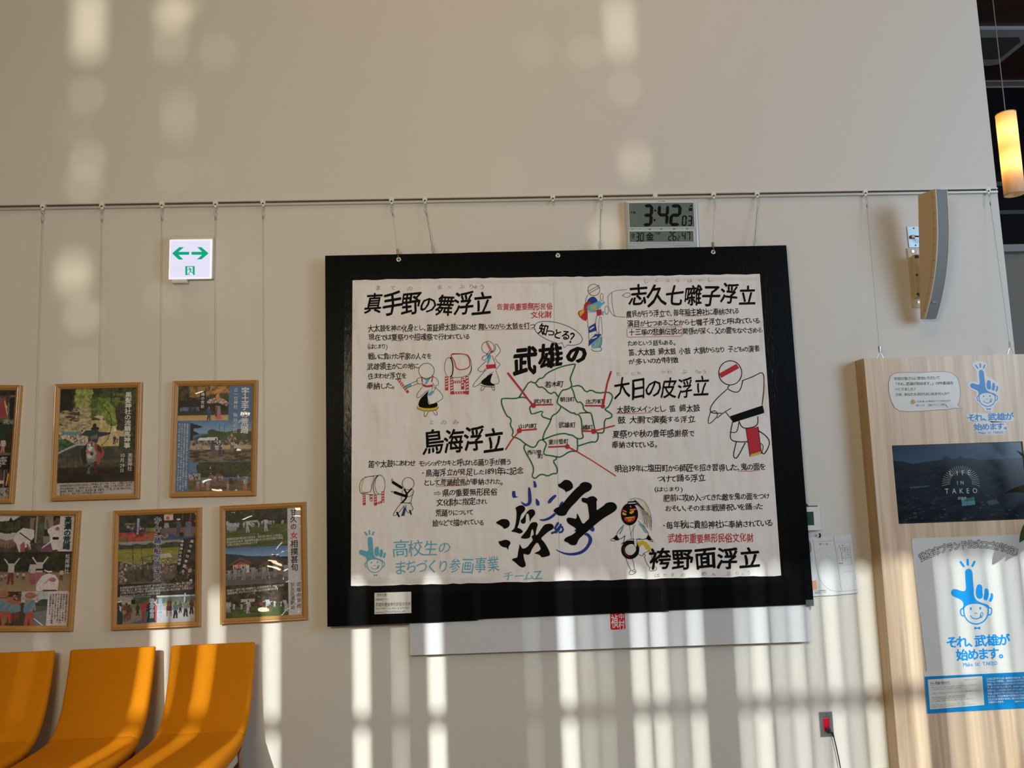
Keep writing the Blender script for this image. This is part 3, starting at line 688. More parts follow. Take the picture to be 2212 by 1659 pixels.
# giant brush characters
cl.at(*BG); mb = MB()
BR = [[(1095,115),(1130,115),(1190,55),(1230,45),(1290,60),(1335,115),(1342,180),(1300,215),(1260,235),(1235,240),(1228,268),(1222,235),(1180,200),(1110,165),(1098,145)],
      [(1020,545),(1060,505),(1110,490),(1180,430),(1250,340),(1330,250),(1400,180),(1450,140),(1460,110),(1520,80),(1590,90),(1640,120),(1652,160),(1635,200),(1600,235),(1540,260),(1470,320),(1380,420),(1290,510),(1250,570),(1225,625),(1150,640),(1080,620),(1060,590),(1030,570)],
      [(1480,350),(1500,338),(1570,350),(1600,325),(1660,312),(1700,325),(1742,370),(1720,400),(1725,450),(1722,550),(1780,510),(1850,460),(1870,430),(1950,408),(2010,420),(2050,460),(2058,510),(2030,550),(1960,600),(1880,645),(1800,700),(1700,780),(1620,850),(1540,920),(1480,970),(1430,1020),(1400,1100),(1370,1115),(1300,1110),(1250,1065),(1195,1050),(1200,1010),(1260,970),(1320,950),(1400,890),(1380,830),(1310,790),(1250,750),(1232,690),(1260,660),(1330,670),(1400,690),(1402,580),(1440,650),(1500,780),(1560,720),(1605,680),(1600,600),(1585,500),(1575,435),(1520,420),(1480,400)],
      [(400,510),(420,490),(470,465),(520,462),(555,490),(565,530),(530,580),(495,610),(475,700),(455,780),(430,830),(470,838),(525,880),(520,905),(470,930),(420,905),(330,890),(350,870),(385,845),(400,790),(415,720),(425,560)],
      [(480,715),(520,680),(560,620),(590,570),(640,530),(700,528),(732,590),(700,640),(660,680),(635,740),(630,650),(615,600),(580,600),(572,650),(572,740),(540,768),(500,755)],
      [(82,740),(130,715),(170,690),(220,685),(280,695),(315,750),(300,810),(260,835),(215,848),(195,815),(150,785),(105,765)],
      [(118,1048),(170,1045),(215,1025),(270,1025),(320,1055),(322,1095),(290,1135),(285,1200),(262,1150),(200,1145),(150,1110)],
      [(485,990),(520,950),(580,880),(620,810),(650,755),(700,735),(750,740),(770,780),(750,830),(735,900),(730,950),(760,945),(800,880),(850,810),(880,775),(950,760),(1005,770),(1030,810),(1015,850),(940,890),(870,950),(812,1005),(870,1060),(930,1160),(965,1240),(965,1280),(900,1300),(830,1315),(800,1270),(740,1252),(700,1248),(820,1190),(800,1120),(755,1060),(700,1130),(665,1190),(640,1260),(590,1270),(530,1245),(540,1330),(580,1450),(520,1480),(460,1450),(410,1400),(335,1345),(380,1325),(438,1315),(445,1230),(465,1140),(470,1080),(490,1130),(520,1175),(590,1150),(640,1090),(690,1030),(670,985),(668,960),(705,950),(690,850),(665,860),(650,930),(640,990),(580,1010),(520,1005)]]
for g in BR: mb.flat(cl.Ls(soft(g, 1, True)), YL[3])
mb.build('brush_characters', INK, R)
mb = MB()
BL = [[(348,240),(365,228),(402,230),(403,290),(415,322),(455,322),(440,332),(375,345),(350,325)], [(690,65),(730,68),(758,170),(697,178),(700,120)], [(483,390),(560,440),(600,430),(612,380),(605,200),(618,160),(650,190),(665,330),(668,410),(640,460),(590,482),(545,475),(510,440)],
      [(732,355),(745,350),(795,405),(798,440),(790,472),(735,465)], [(1050,282),(1078,312),(1000,390),(980,425),(940,435),(923,415),(960,350)], [(1155,397),(1188,405),(1160,460),(1110,490),(1120,450)], [(785,690),(860,690),(930,665),(1000,620),(1040,580),(1072,605),(1020,660),(940,705),(870,722),(815,715)],
      [(1630,820),(1665,800),(1690,840),(1688,880),(1655,895),(1610,860)], [(1358,880),(1380,855),(1418,868),(1390,893)],
      [(1055,1170),(1110,1205),(1230,1240),(1340,1240),(1450,1215),(1530,1160),(1580,1090),(1600,1010),(1570,960),(1515,945),(1560,905),(1610,935),(1650,990),(1655,1050),(1620,1120),(1560,1200),(1480,1255),(1370,1280),(1280,1280),(1180,1255),(1080,1205)]]
for g in BL: mb.flat(cl.Ls(soft(g, 1, True)), YL[2])
mb.ribbon(cl.Ls([(1095,755),(1045,835),(1075,885),(1000,915)]), [cl.u(38)]*4, YL[2]); mb.ribbon(cl.Ls([(1140,780),(1110,860),(1060,905)]), cl.u(36), YL[2]-.00003); mb.ribbon(cl.Ls([(1060,880),(1110,820),(1165,815),(1180,860),(1160,895),(1120,905)]), cl.u(32), YL[2]-.00006)
mb.build('blue_brush_kana', BLUEI, R)

# drawn figures: (kind, points, width) with kind = ink colour, 'f' suffix = filled
INKS = {'k': INK, 'r': REDI, 's': SKYI, 'y': YELI, 'b': BLUEI, 'l': LBLUEI, 'w': WHITEI, 'g': GREYI}
def drawing(name, shapes, crop):
    cl.at(*crop); layers = {}
    for ns_, sh_ in enumerate(shapes):
        kd, pts = sh_[0], sh_[1]; wv = sh_[2] if len(sh_) > 2 else 3.5; lay = sh_[3] if len(sh_) > 3 else (0 if kd.endswith('f') else 2)
        key = (kd[0], lay); mb = layers.setdefault(key, MB()); y = YL[1]-.00022*lay-.000004*ns_
        if kd.endswith('c'):     # circle line: pts = cx, cy, rx, ry
            cx, cy, rx, ry = pts; mb.ribbon(cl.Ls([(cx+rx*math.cos(2*PI*i/28), cy+ry*math.sin(2*PI*i/28)) for i in range(28)]), cl.u(wv), y, closed=True)
        elif kd.endswith('d'):
            cx, cy, rx, ry = pts; mb.flat(cl.Ls([(cx+rx*math.cos(2*PI*i/28), cy+ry*math.sin(2*PI*i/28)) for i in range(28)]), y)
        elif kd.endswith('f'): mb.flat(cl.Ls(soft(pts, 1, True) if len(pts) > 5 else pts), y)
        elif kd.endswith('p'):   # candy stripe pole
            mb.ribbon(cl.Ls(pts), cl.u(wv), y, caps=False)
            wm = layers.setdefault(('w', lay+1), MB()); (x0, y0), (x1, y1) = pts; L_ = math.hypot(x1-x0, y1-y0); ux, uy = (x1-x0)/L_, (y1-y0)/L_
            n_ = max(2, int(L_/(wv*.85))); hw_ = wv*.36
            for i in range(n_):
                t0 = (i+.25)*L_/n_; t1 = t0+L_/n_*.45
                P_ = [(t0, -hw_), (t1, -hw_), (t1+wv*.3, hw_), (t0+wv*.3, hw_)]
                if t1+wv*.3 > L_: continue
                wm.flat(cl.Ls([(x0+ux*t-uy*o_, y0+uy*t+ux*o_) for t, o_ in P_]), y-.0002)
        else: mb.ribbon(cl.Ls(soft(pts, 2)), cl.u(wv), y)
    root = None
    v = []; f = []; mats = []; mi = []
    for (c, lay), mb in sorted(layers.items(), key=lambda q: q[0][1]):
        if INKS[c] not in mats: mats.append(INKS[c])
        b_ = len(v); v += mb.v; f += [tuple(i+b_ for i in q) for q in mb.f]; mi += [mats.index(INKS[c])]*len(mb.f)
    o = mk(name, v, f, mats, R); o.data.polygons.foreach_set('material_index', mi); return o
drawing('drummer_drawing', [('kc', (890,1130,68,66), 4), ('rp', [(645,1205),(732,1320)], 22), ('k', [(690,1278),(740,1245),(815,1215)]), ('k', [(705,1288),(760,1262),(822,1240)]), ('sf', [(700,1258),(755,1240),(762,1262),(715,1286),(700,1280)]),
    ('k', [(845,1185),(805,1200),(805,1230),(835,1250),(852,1240)]), ('r', [(850,1188),(853,1220)], 9), ('r', [(945,1178),(936,1225)], 10), ('k', [(852,1190),(858,1250)]), ('sf', [(868,1195),(925,1190),(905,1225),(890,1248),(872,1245),(893,1215)]),
    ('k', [(945,1178),(985,1200),(1003,1248),(960,1265),(945,1235)]), ('k', [(862,1190),(885,1215),(930,1188)]), ('r', [(862,1255),(895,1268),(938,1258)], 18), ('k', [(855,1272),(820,1310),(797,1365),(840,1358),(885,1310),(915,1300)]),
    ('k', [(955,1268),(1000,1300),(1043,1360),(1000,1395),(945,1420),(912,1420),(895,1350)]), ('kf', [(912,1300),(865,1345),(830,1380),(815,1440),(870,1455),(940,1455),(990,1440),(982,1402),(940,1422),(905,1425),(895,1350)]),
    ('yf', [(812,1440),(808,1460),(870,1478),(940,1478),(988,1462),(995,1440),(940,1455),(870,1455)]), ('k', [(812,1440),(808,1460),(870,1480),(940,1480),(988,1464),(995,1440)]), ('k', [(872,1482),(870,1528),(885,1528),(905,1488)]), ('k', [(945,1480),(970,1518),(985,1512),(982,1490),(968,1470)]),
    ('sf', [(893,1342),(940,1300),(960,1312),(925,1348)]), ('k', [(975,1268),(955,1305)]), ('k', [(945,1265),(938,1295)])], A)
drawing('red_legged_drum_drawing', [('kc', (1085,1100,38,84)), ('k', [(1110,988),(1235,982),(1265,1010),(1282,1060),(1275,1140),(1240,1178),(1130,1192),(1095,1182)]), ('k', [(1100,1015),(1115,1050),(1122,1100),(1118,1150),(1105,1182)], 9),
    ('r', [(1115,982),(1238,982),(1270,1040),(1265,1110),(1150,1126),(1135,1045),(1100,1000),(1115,982)], 8), ('k', [(1280,1080),(1285,1120),(1262,1170)]), ('rp', [(1065,1180),(1065,1300)], 28), ('rp', [(1108,1190),(1112,1335)], 28), ('rp', [(1242,1175),(1245,1335)], 28), ('rp', [(1205,1190),(1205,1292)], 26), ('rp', [(1122,1228),(1228,1222)], 20), ('rp', [(1125,1322),(1230,1318)], 22)], A)
drawing('leaping_dancer_drawing', [('kc', (1425,928,55,54)), ('rp', [(1412,880),(1462,972)], 18), ('k', [(1470,970),(1495,940),(1485,900),(1497,892),(1520,925),(1540,960),(1490,1010)]), ('k', [(1372,1030),(1380,1005),(1408,998),(1440,950),(1452,960),(1430,1005),(1400,1040),(1378,1035)]),
    ('sf', [(1405,985),(1458,990),(1440,1040),(1425,1078),(1415,1060),(1425,1025)]), ('r', [(1462,1000),(1490,1075)], 5), ('k', [(1408,1045),(1340,1110),(1333,1125),(1375,1145),(1405,1110)]), ('k', [(1485,1018),(1500,1050),(1535,1072),(1510,1100),(1500,1118),(1488,1105)]),
    ('rf', [(1405,1078),(1490,1072),(1495,1105),(1412,1115)]), ('k', [(1410,1118),(1345,1190),(1285,1262),(1310,1272),(1360,1240),(1430,1165),(1470,1140)]), ('k', [(1492,1128),(1515,1185),(1527,1238),(1475,1250),(1450,1235)]),
    ('kf', [(1472,1145),(1400,1190),(1355,1232),(1395,1258),(1480,1262),(1485,1250),(1445,1235),(1450,1190)]), ('k', [(1360,1255),(1400,1268),(1482,1270)], 5), ('k', [(1372,1268),(1357,1300),(1375,1303),(1400,1270)]), ('k', [(1455,1272),(1470,1302),(1484,1298),(1478,1270)])], A)
drawing('kimono_dancer_drawing', [('kc', (333,428,52,50)), ('k', [(283,440),(380,388)]), ('k', [(290,460),(385,405)]), ('k', [(280,470),(255,530),(275,545)]), ('bf', [(290,500),(330,480),(362,510),(368,540),(330,562),(275,560),(272,530)]),
    ('rf', [(250,545),(290,525),(315,535),(290,562),(275,600),(275,705),(225,680),(197,645),(193,615),(245,595)]), ('yf', [(205,625),(245,585),(250,620),(215,660)], 3, 1), ('lf', [(275,562),(330,545),(385,518),(400,545),(425,520),(428,545),(400,560),(385,590),(340,615),(290,612),(272,592)], 3, 1),
    ('y', [(308,570),(355,565)], 10), ('y', [(305,585),(350,580)], 10), ('y', [(310,600),(355,592)], 9), ('k', [(275,612),(278,700),(290,800),(290,915)]), ('k', [(272,620),(340,620),(395,595)], 3), ('rf', [(355,602),(398,598),(400,645),(360,655)]), ('lf', [(400,610),(420,615),(415,650),(398,640)]),
    ('k', [(358,655),(345,720),(355,800),(395,815)]), ('bf', [(290,748),(345,715),(358,780),(290,802)]), ('bf', [(290,870),(345,810),(402,815),(340,870),(290,915)]), ('lf', [(310,895),(345,865),(400,822),(405,900),(380,932),(315,936)]), ('y', [(335,925),(350,890)], 9), ('y', [(360,915),(385,850)], 9),
    ('w', [(300,770),(330,750)], 12), ('w', [(320,850),(355,835)], 12), ('k', [(395,660),(400,700),(410,812)], 3), ('k', [(385,650),(375,720),(378,805)], 3), ('k', [(315,938),(320,960),(395,962),(402,935),(385,920)], 4), ('kc', (402,490,12,34), 3), ('k', [(400,822),(405,895),(380,930)])], B)
drawing('drum_outline_drawing', [('k', [(620,425),(560,428),(500,438),(455,480)], 3), ('k', [(455,480),(455,540),(475,620),(515,660),(605,662)], 3), ('k', [(490,455),(490,550),(515,660)], 3), ('k', [(580,478),(620,447),(660,465),(625,500),(580,478)], 3), ('kc', (444,603,16,36), 3)], B)
drawing('headband_drummer_drawing', [('kc', (1518,1148,100,105), 7), ('rf', [(1420,1155),(1570,1070),(1597,1105),(1440,1192)]), ('k', [(1510,1255),(1487,1290),(1598,1330),(1628,1212)], 7), ('k', [(1622,1215),(1720,1180),(1810,1128),(1812,1280),(1795,1425)], 7), ('k', [(1490,1290),(1400,1370),(1345,1445),(1345,1490),(1390,1500),(1440,1498)], 7),
    ('k', [(1345,1490),(1320,1580),(1345,1592),(1420,1510),(1380,1470),(1352,1492)], 6), ('k', [(1405,1540),(1450,1500),(1525,1455)], 6), ('kf', [(1515,1525),(1800,1430),(1815,1495),(1545,1580)]), ('k', [(1480,1490),(1535,1560)], 6)], B)
drawing('headband_drummer_legs', [('k', [(1240,30),(1265,85),(1370,65),(1368,0)], 6), ('k', [(1200,28),(1185,90),(1180,160),(1240,172),(1298,170)], 6), ('k', [(1182,105),(1228,110),(1240,40)], 5), ('k', [(1222,172),(1200,262),(1215,285),(1235,270),(1282,178)], 6), ('k', [(1372,95),(1420,125),(1452,168),(1435,220),(1408,258),(1395,240)], 6),
    ('rf', [(1288,82),(1370,68),(1392,236),(1315,260)]), ('yf', [(1313,258),(1390,234),(1390,252),(1316,272)]), ('k', [(1288,82),(1315,268)], 4), ('k', [(1370,68),(1392,250)], 4), ('k', [(1388,180),(1408,200),(1395,240)], 4)], C4_)
drawing('barrel_drum_drawing', [('kc', (418,508,38,72), 3), ('k', [(415,438),(380,440),(290,455),(262,510),(268,560),(280,578),(370,582),(412,580)], 3), ('k', [(398,440),(375,470),(365,520),(375,570),(385,580)], 4), ('b', [(305,452),(382,440),(358,500),(350,568),(280,570)], 4), ('y', [(300,458),(282,510),(278,566),(350,562)], 5), ('y', [(375,448),(362,500)], 4),
    ('rp', [(300,575),(301,660)], 20), ('rp', [(352,582),(352,632)], 20), ('rp', [(384,586),(384,662)], 20), ('rp', [(440,558),(440,640)], 20), ('rp', [(394,648),(434,636)], 14)], C3)
drawing('sashed_dancer_drawing', [('kc', (628,500,44,46), 3.5), ('k', [(515,490),(578,530)], 20), ('k', [(530,566),(605,592)], 20), ('k', [(510,492),(502,468),(508,462),(518,485)], 3), ('k', [(530,560),(502,555),(502,562),(528,572)], 3), ('k', [(580,525),(590,545),(570,640),(650,648),(655,600),(676,552),(645,535)], 3.5), ('k', [(600,545),(628,592),(583,642)], 12), ('k', [(652,540),(605,590)], 10),
    ('y', [(588,535),(583,560)], 5), ('y', [(668,552),(655,570)], 6), ('k', [(606,592),(640,600),(665,575)], 3.5), ('k', [(575,645),(548,680),(515,730),(522,742),(548,730),(598,665)], 3.5), ('k', [(610,660),(612,705),(640,722),(652,700),(668,690),(655,665),(650,648)], 3.5), ('bf', [(600,668),(575,742),(600,740),(612,690)]), ('k', [(545,715),(560,745)], 12), ('k', [(640,700),(650,728)], 10), ('k', [(570,640),(655,648)], 3.5)], C3)
hair = [('g', [(530,560+i*3),(560+i*8,600+i*8),(590+i*7,690-i*2),(600+i*7,745-(i % 3)*30)], 3.5, 1) for i in range(8)]+[('k', [(535,562+i*3),(570+i*8,590+i*9),(596+i*7,680),(604+i*6,725+(i % 2)*28)], 1.8, 2) for i in range(8)]+[('y', [(605,585),(628,640),(632,700)], 4), ('y', [(590,600),(610,650)], 4), ('y', [(630,700),(638,740)], 4)]
drawing('masked_dancer_drawing', [('wf', [(500,560),(540,545),(600,568),(632,620),(650,700),(645,772),(620,740),(600,705),(560,690)], 2, 0), ('k', [(500,562),(540,546),(600,568),(632,620),(652,700),(645,770)], 2.5)]+hair+[('kd', (500,660,58,75), 0, 3), ('kf', [(487,574),(543,570),(550,598),(492,604)], 0, 3), ('w', [(495,586),(540,584)], 7, 4),
    ('yf', [(452,645),(470,652),(482,662),(470,668),(452,662)], 0, 4), ('yf', [(500,645),(530,632),(528,648),(515,658),(500,655)], 0, 4), ('rf', [(455,625),(480,640),(485,648),(450,640)], 0, 4), ('rf', [(500,625),(545,618),(552,628),(505,640)], 0, 4), ('y', [(462,636),(480,645)], 4, 5), ('y', [(505,632),(540,628)], 4, 5),
    ('rf', [(460,680),(500,678),(546,668),(532,705),(500,718),(468,705)], 0, 4), ('y', [(478,685),(530,680)], 7, 5), ('y', [(492,692),(497,708),(512,692)], 5, 5), ('w', [(505,605),(510,612)], 5, 4),
    ('k', [(460,735),(430,765),(410,800),(432,835),(470,805)]), ('k', [(470,805),(462,850),(445,860)]), ('k', [(560,705),(600,745),(640,808),(600,832),(560,825)]), ('k', [(500,735),(515,830)], 2), ('k', [(525,735),(525,830)], 2), ('k', [(540,730),(505,800)], 2), ('s', [(458,735),(450,765),(435,790)], 10), ('s', [(568,728),(590,745),(600,770),(615,782)], 10),
    ('kf', [(410,800),(432,835),(410,838),(388,825)]), ('k', [(390,820),(368,838),(400,840)], 3), ('kf', [(625,800),(640,810),(650,835),(632,838),(612,825)]), ('k', [(648,825),(665,848),(640,842)], 3), ('k', [(455,858),(500,825),(560,830),(612,828)], 3), ('yf', [(556,842),(602,835),(650,892),(645,905),(620,905),(592,860),(575,872),(570,890),(556,880)]),
    ('kc', (505,900,48,50), 26), ('wd', (512,895,32,34), 0, 3), ('k', [(525,825),(530,880),(555,878),(548,825)], 3, 4), ('w', [(538,830),(542,875)], 16, 3), ('r', [(462,880),(466,930),(500,948)], 3, 4), ('k', [(475,955),(490,1000),(512,1040)], 3), ('k', [(520,960),(530,1000),(535,1035)], 3), ('k', [(512,1040),(495,1055),(500,1068),(530,1065),(548,1048),(535,1032),(512,1045),(540,1050)], 3),
    ('k', [(560,930),(590,945),(600,920),(640,905),(650,935)], 3), ('k', [(600,945),(615,990),(640,1025)], 3), ('k', [(650,935),(655,985),(668,1005)], 3), ('k', [(640,1020),(630,1040),(655,1045),(690,1035),(668,1008),(645,1020)], 3), ('k', [(592,925),(610,935),(605,945)], 3)], C4_)

# city logo: pointing hand over a smiling face, coordinates of the poster's own print
def logo(sh, place, name, m_, y, k, parent=None, line=9, dy=-.0002, ground=None, pale=None):
    """place maps logo coordinates to the sheet's (x, y) crop pixels"""
    mb = MB(); T = lambda pts, n=2: sh.Ls([place(*p) for p in soft(pts, n)]); U = lambda w_: sh.u(w_*k)
    for a_, b_, w_ in (((1019,264),(1040,292),16), ((1066,249),(1067,281),17), ((1113,262),(1099,290),16)): mb.ribbon(T([a_, b_]), U(w_), y)
    mb.flat(T([(1048,335),(1052,320),(1063,311),(1075,309),(1088,313),(1097,325),(1100,340),(1104,400),(1110,455),(1108,480),(1118,512),(1138,530),(1160,538),(1180,545),(1200,552),(1214,562),(1206,575),(1208,585),(1196,572),(1165,552),(1120,545),(1078,550),(1050,566),(1043,580),(1030,572),(1040,560),(1036,535),(1020,518),(990,505),(965,494),(953,478),(955,460),(967,448),(985,446),(1010,455),(1035,462),(1050,458),(1056,440),(1052,400),(1048,335)], 1), y)
    mb.ribbon(T([(1147,435),(1143,465),(1147,490)]), [U(42), U(44), U(48)], y)
    mb.ribbon(T([(1194,455),(1196,480),(1188,508)]), [U(28), U(30), U(32)], y)
    mb.ribbon(T([(1230,482),(1231,500),(1220,524)]), [U(17), U(19), U(20)], y)
    mb.ribbon(T([(1040,575),(1040,610),(1052,645),(1078,672),(1118,686),(1158,678),(1190,652),(1206,615),(1206,578)]), U(line), y)
    for cx, cy, s_ in ((1028,603,-1), (1220,597,1)):
        mb.ribbon(T([(cx-s_*8, cy-25),(cx+s_*8, cy-20),(cx+s_*11, cy),(cx+s_*4, cy+22),(cx-s_*10, cy+26)]), U(line), y)
    for cx, cy in ((1088,580),(1152,577)): mb.flat(T([(cx+7*math.cos(2*PI*i/14), cy+10*math.sin(2*PI*i/14)) for i in range(14)]), y)
    mb.ribbon(T([(1116,613),(1123,609),(1131,612)]), U(6), y); mb.ribbon(T([(1085,628),(1100,645),(1125,650),(1150,642),(1158,625)]), U(7), y)
    mb.ribbon(T([(1155,640),(1154,615),(1162,604),(1170,608),(1170,625),(1160,640)]), U(6), y)
    mb.flat(T([(1112,702),(1132,708),(1152,700),(1153,722),(1132,715),(1111,722)], 0), y)
    return mb.build(name, m_, parent or sh.root)
cl.at(*C3)
logo(cl, lambda x, y: (378+(x-1122)*.70, 1112+(y-612)*.715), 'city_logo_drawing', SKYI, YL[1], .70, line=8)

# reference note taped under the cloth
nt_ = Sheet('reference_note', [(808.5, 1280.5), (888.3, 1278.3), (888.5, 1324), (809.3, 1327)], .0580)
tag(nt_.root, 'small white handwritten note taped to the lower left of the black board', 'note')
w, h = nt_.w/2, nt_.h/2
MB().box(-w, w, -.0004, .0002, -h, h).build('note_paper', PAPER, nt_.root)
nt_.at(*C3)
lines_part(nt_, 'note_lettering', [('〔参考文献〕', 380, 1332, 484, 1330, 22), ('佐賀県武雄市ホームページ', 384, 1366, 482, 1362, 16), ('武雄市重要無形民俗文化財', 384, 1404, 648, 1396, 26), ('http://www.city.takeo.lg.jp/kyoiku/', 384, 1432, 636, 1424, 18), ('bunkazai/files/pdf/geinou.pdf', 384, 1460, 606, 1452, 18)], TEXTK, -.0008, 0, .8)

# ------------------------------------------------------------------ procedurally painted pictures (colour per vertex of a fine grid: flat print)
def s2l(c): c = np.asarray(c, float)/255.0; return np.where(c <= .04045, c/12.92, ((c+.055)/1.055)**2.4)
class Pic:
    def __init__(s, x0, y0, x1, y1, k, seed=1):
        s.x0, s.y0, s.k = x0, y0, k; s.W = int((x1-x0)/k)+1; s.H = int((y1-y0)/k)+1
        s.a = np.zeros((s.H, s.W, 3)); s.rs = np.random.RandomState(seed)
        s.X, s.Y = np.meshgrid(x0+np.arange(s.W)*k, y0+np.arange(s.H)*k)
        s.JX = (s.noise(34)-.5)*70+(s.noise(9)-.5)*22; s.JY = (s.noise(34)-.5)*70+(s.noise(9)-.5)*22
    def noise(s, fx, fy=None):
        fy = fy or fx; out = np.zeros((s.H, s.W)); am = 1; tot = 0
        for o_ in range(3):
            gx, gy = max(2, int(s.W*s.k/fx)+2), max(2, int(s.H*s.k/fy)+2); g = s.rs.rand(gy, gx)
            yy = np.linspace(0, gy-1.001, s.H); xx = np.linspace(0, gx-1.001, s.W); yi = yy.astype(int); xi = xx.astype(int); fy_ = (yy-yi)[:, None]; fx_ = (xx-xi)[None]
            out += am*((g[yi][:, xi]*(1-fx_)+g[yi][:, xi+1]*fx_)*(1-fy_)+(g[yi+1][:, xi]*(1-fx_)+g[yi+1][:, xi+1]*fx_)*fy_)
            tot += am; am *= .6; fx /= 2; fy /= 2
        return out/tot
    def mask(s, pts):
        M = np.zeros((s.H, s.W), bool); n = len(pts)
        for i in range(n):
            (xa, ya), (xb, yb) = pts[i], pts[(i+1) % n]
            if ya == yb: continue
            c = ((ya > s.Y) != (yb > s.Y)) & (s.X < (xb-xa)*(s.Y-ya)/(yb-ya)+xa); M ^= c
        return M
    def put(s, M, c): s.a[M] = s2l(c)
    def rect(s, x0, y0, x1, y1, c, c2=None):
        M = (s.X >= x0) & (s.X < x1) & (s.Y >= y0) & (s.Y < y1)
        if c2 is None: s.put(M, c)
        else:
            t = ((s.Y-y0)/(y1-y0))[..., None]; s.a = np.where(M[..., None], s2l(c)*(1-t)+s2l(c2)*t, s.a)
    def poly(s, pts, c): s.put(s.mask(pts), c)
    def ell(s, cx, cy, rx, ry, c): s.put(((s.X-cx)/rx)**2+((s.Y-cy)/ry)**2 < 1, c)
    def tex(s, x0, y0, x1, y1, c1, c2, fx=30, fy=None, th=None, pts=None, rag=False):
        M = (s.X >= x0) & (s.X < x1) & (s.Y >= y0) & (s.Y < y1)
        if rag:
            X_, Y_ = s.X, s.Y; s.X, s.Y = X_+s.JX, Y_+s.JY; M = (s.X >= x0) & (s.X < x1) & (s.Y >= y0) & (s.Y < y1)
        if pts: M &= s.mask(pts)
        if rag: s.X, s.Y = X_, Y_
        n = s.noise(fx, fy); t = np.clip((n-.35)/.3, 0, 1)
        if th is not None: M &= n > th; s.put(M, c1); return
        s.a = np.where(M[..., None], s2l(c1)*(1-t[..., None])+s2l(c2)*t[..., None], s.a)
    def line(s, pts, w_, c):
        for (xa, ya), (xb, yb) in zip(pts[:-1], pts[1:]):
            L2 = (xb-xa)**2+(yb-ya)**2+1e-9; t = np.clip(((s.X-xa)*(xb-xa)+(s.Y-ya)*(yb-ya))/L2, 0, 1)
            dd = np.hypot(s.X-xa-t*(xb-xa), s.Y-ya-t*(yb-ya)); s.put(dd < w_/2, c)
    def man(s, cx, yb, h, top, leg, head=(60, 40, 30), hat=None, arms=0, lean=0, sash=None):
        w_ = h*.125; top = tuple(v*.86 for v in top); leg = tuple(v*.86 for v in leg)
        s.poly([(cx-w_*.8, yb-h*.5), (cx+w_*.8, yb-h*.5), (cx+w_*1.1, yb), (cx+w_*.3, yb), (cx, yb-h*.3), (cx-w_*.3, yb), (cx-w_*1.1, yb)], leg)
        s.poly([(cx-w_+lean, yb-h*.82), (cx+w_+lean, yb-h*.82), (cx+w_*.9, yb-h*.45), (cx-w_*.9, yb-h*.45)], top)
        if arms == 1: s.line([(cx-w_+lean, yb-h*.78), (cx-w_*2.2+lean, yb-h*.98)], h*.055, top); s.line([(cx+w_+lean, yb-h*.78), (cx+w_*2.2+lean, yb-h*1.0)], h*.055, top)
        elif arms == 2: s.line([(cx-w_+lean, yb-h*.76), (cx-w_*2.4+lean, yb-h*.70)], h*.055, top); s.line([(cx+w_+lean, yb-h*.76), (cx+w_*1.4+lean, yb-h*.5)], h*.055, top)
        else: s.line([(cx-w_+lean, yb-h*.78), (cx-w_*1.3, yb-h*.5)], h*.05, top); s.line([(cx+w_+lean, yb-h*.78), (cx+w_*1.3, yb-h*.5)], h*.05, top)
        if sash: s.line([(cx-w_*.9, yb-h*.5), (cx+w_*.9, yb-h*.5)], h*.07, sash)
        s.ell(cx+lean, yb-h*.9, h*.065, h*.08, head)
        if hat: s.ell(cx+lean, yb-h*.95, h*.12, h*.05, hat)
    def crowd(s, x0, x1, y0, y1, n, h, tops, legs, head=(50, 35, 30), **kw):
        for i in range(n):
            y = y0+(y1-y0)*(i+.5)/n
            s.man(s.rs.uniform(x0, x1), y, h*s.rs.uniform(.85, 1.15), tops[s.rs.randint(len(tops))], legs[s.rs.randint(len(legs))], head, **kw)
    def build(s, name, x0, x1, z0, z1, y, material, parent):
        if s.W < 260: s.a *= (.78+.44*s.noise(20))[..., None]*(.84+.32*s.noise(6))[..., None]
        n = s.W*s.H; xs_ = np.linspace(x0, x1, s.W); zs_ = np.linspace(z1, z0, s.H)
        co = np.zeros((s.H, s.W, 3)); co[..., 0] = xs_[None]; co[..., 1] = y; co[..., 2] = zs_[:, None]
        me = bpy.data.meshes.new(name); nf = (s.W-1)*(s.H-1)
        me.vertices.add(n); me.vertices.foreach_set('co', co.reshape(-1))
        ii = (np.arange(s.H-1)[:, None]*s.W+np.arange(s.W-1)[None]).reshape(-1)
        q = np.stack([ii, ii+s.W, ii+s.W+1, ii+1], 1).reshape(-1)
        me.loops.add(nf*4); me.loops.foreach_set('vertex_index', q)
        me.polygons.add(nf); me.polygons.foreach_set('loop_start', np.arange(nf)*4); me.polygons.foreach_set('loop_total', np.full(nf, 4))
        me.update(); me.validate()
        at = me.color_attributes.new('print', 'FLOAT_COLOR', 'POINT')
        c = np.ones((n, 4)); c[:, :3] = s.a.reshape(-1, 3); at.data.foreach_set('color', c.reshape(-1))
        me.materials.append(material); o = bpy.data.objects.new(name, me); COL.objects.link(o); o.parent = parent; return o
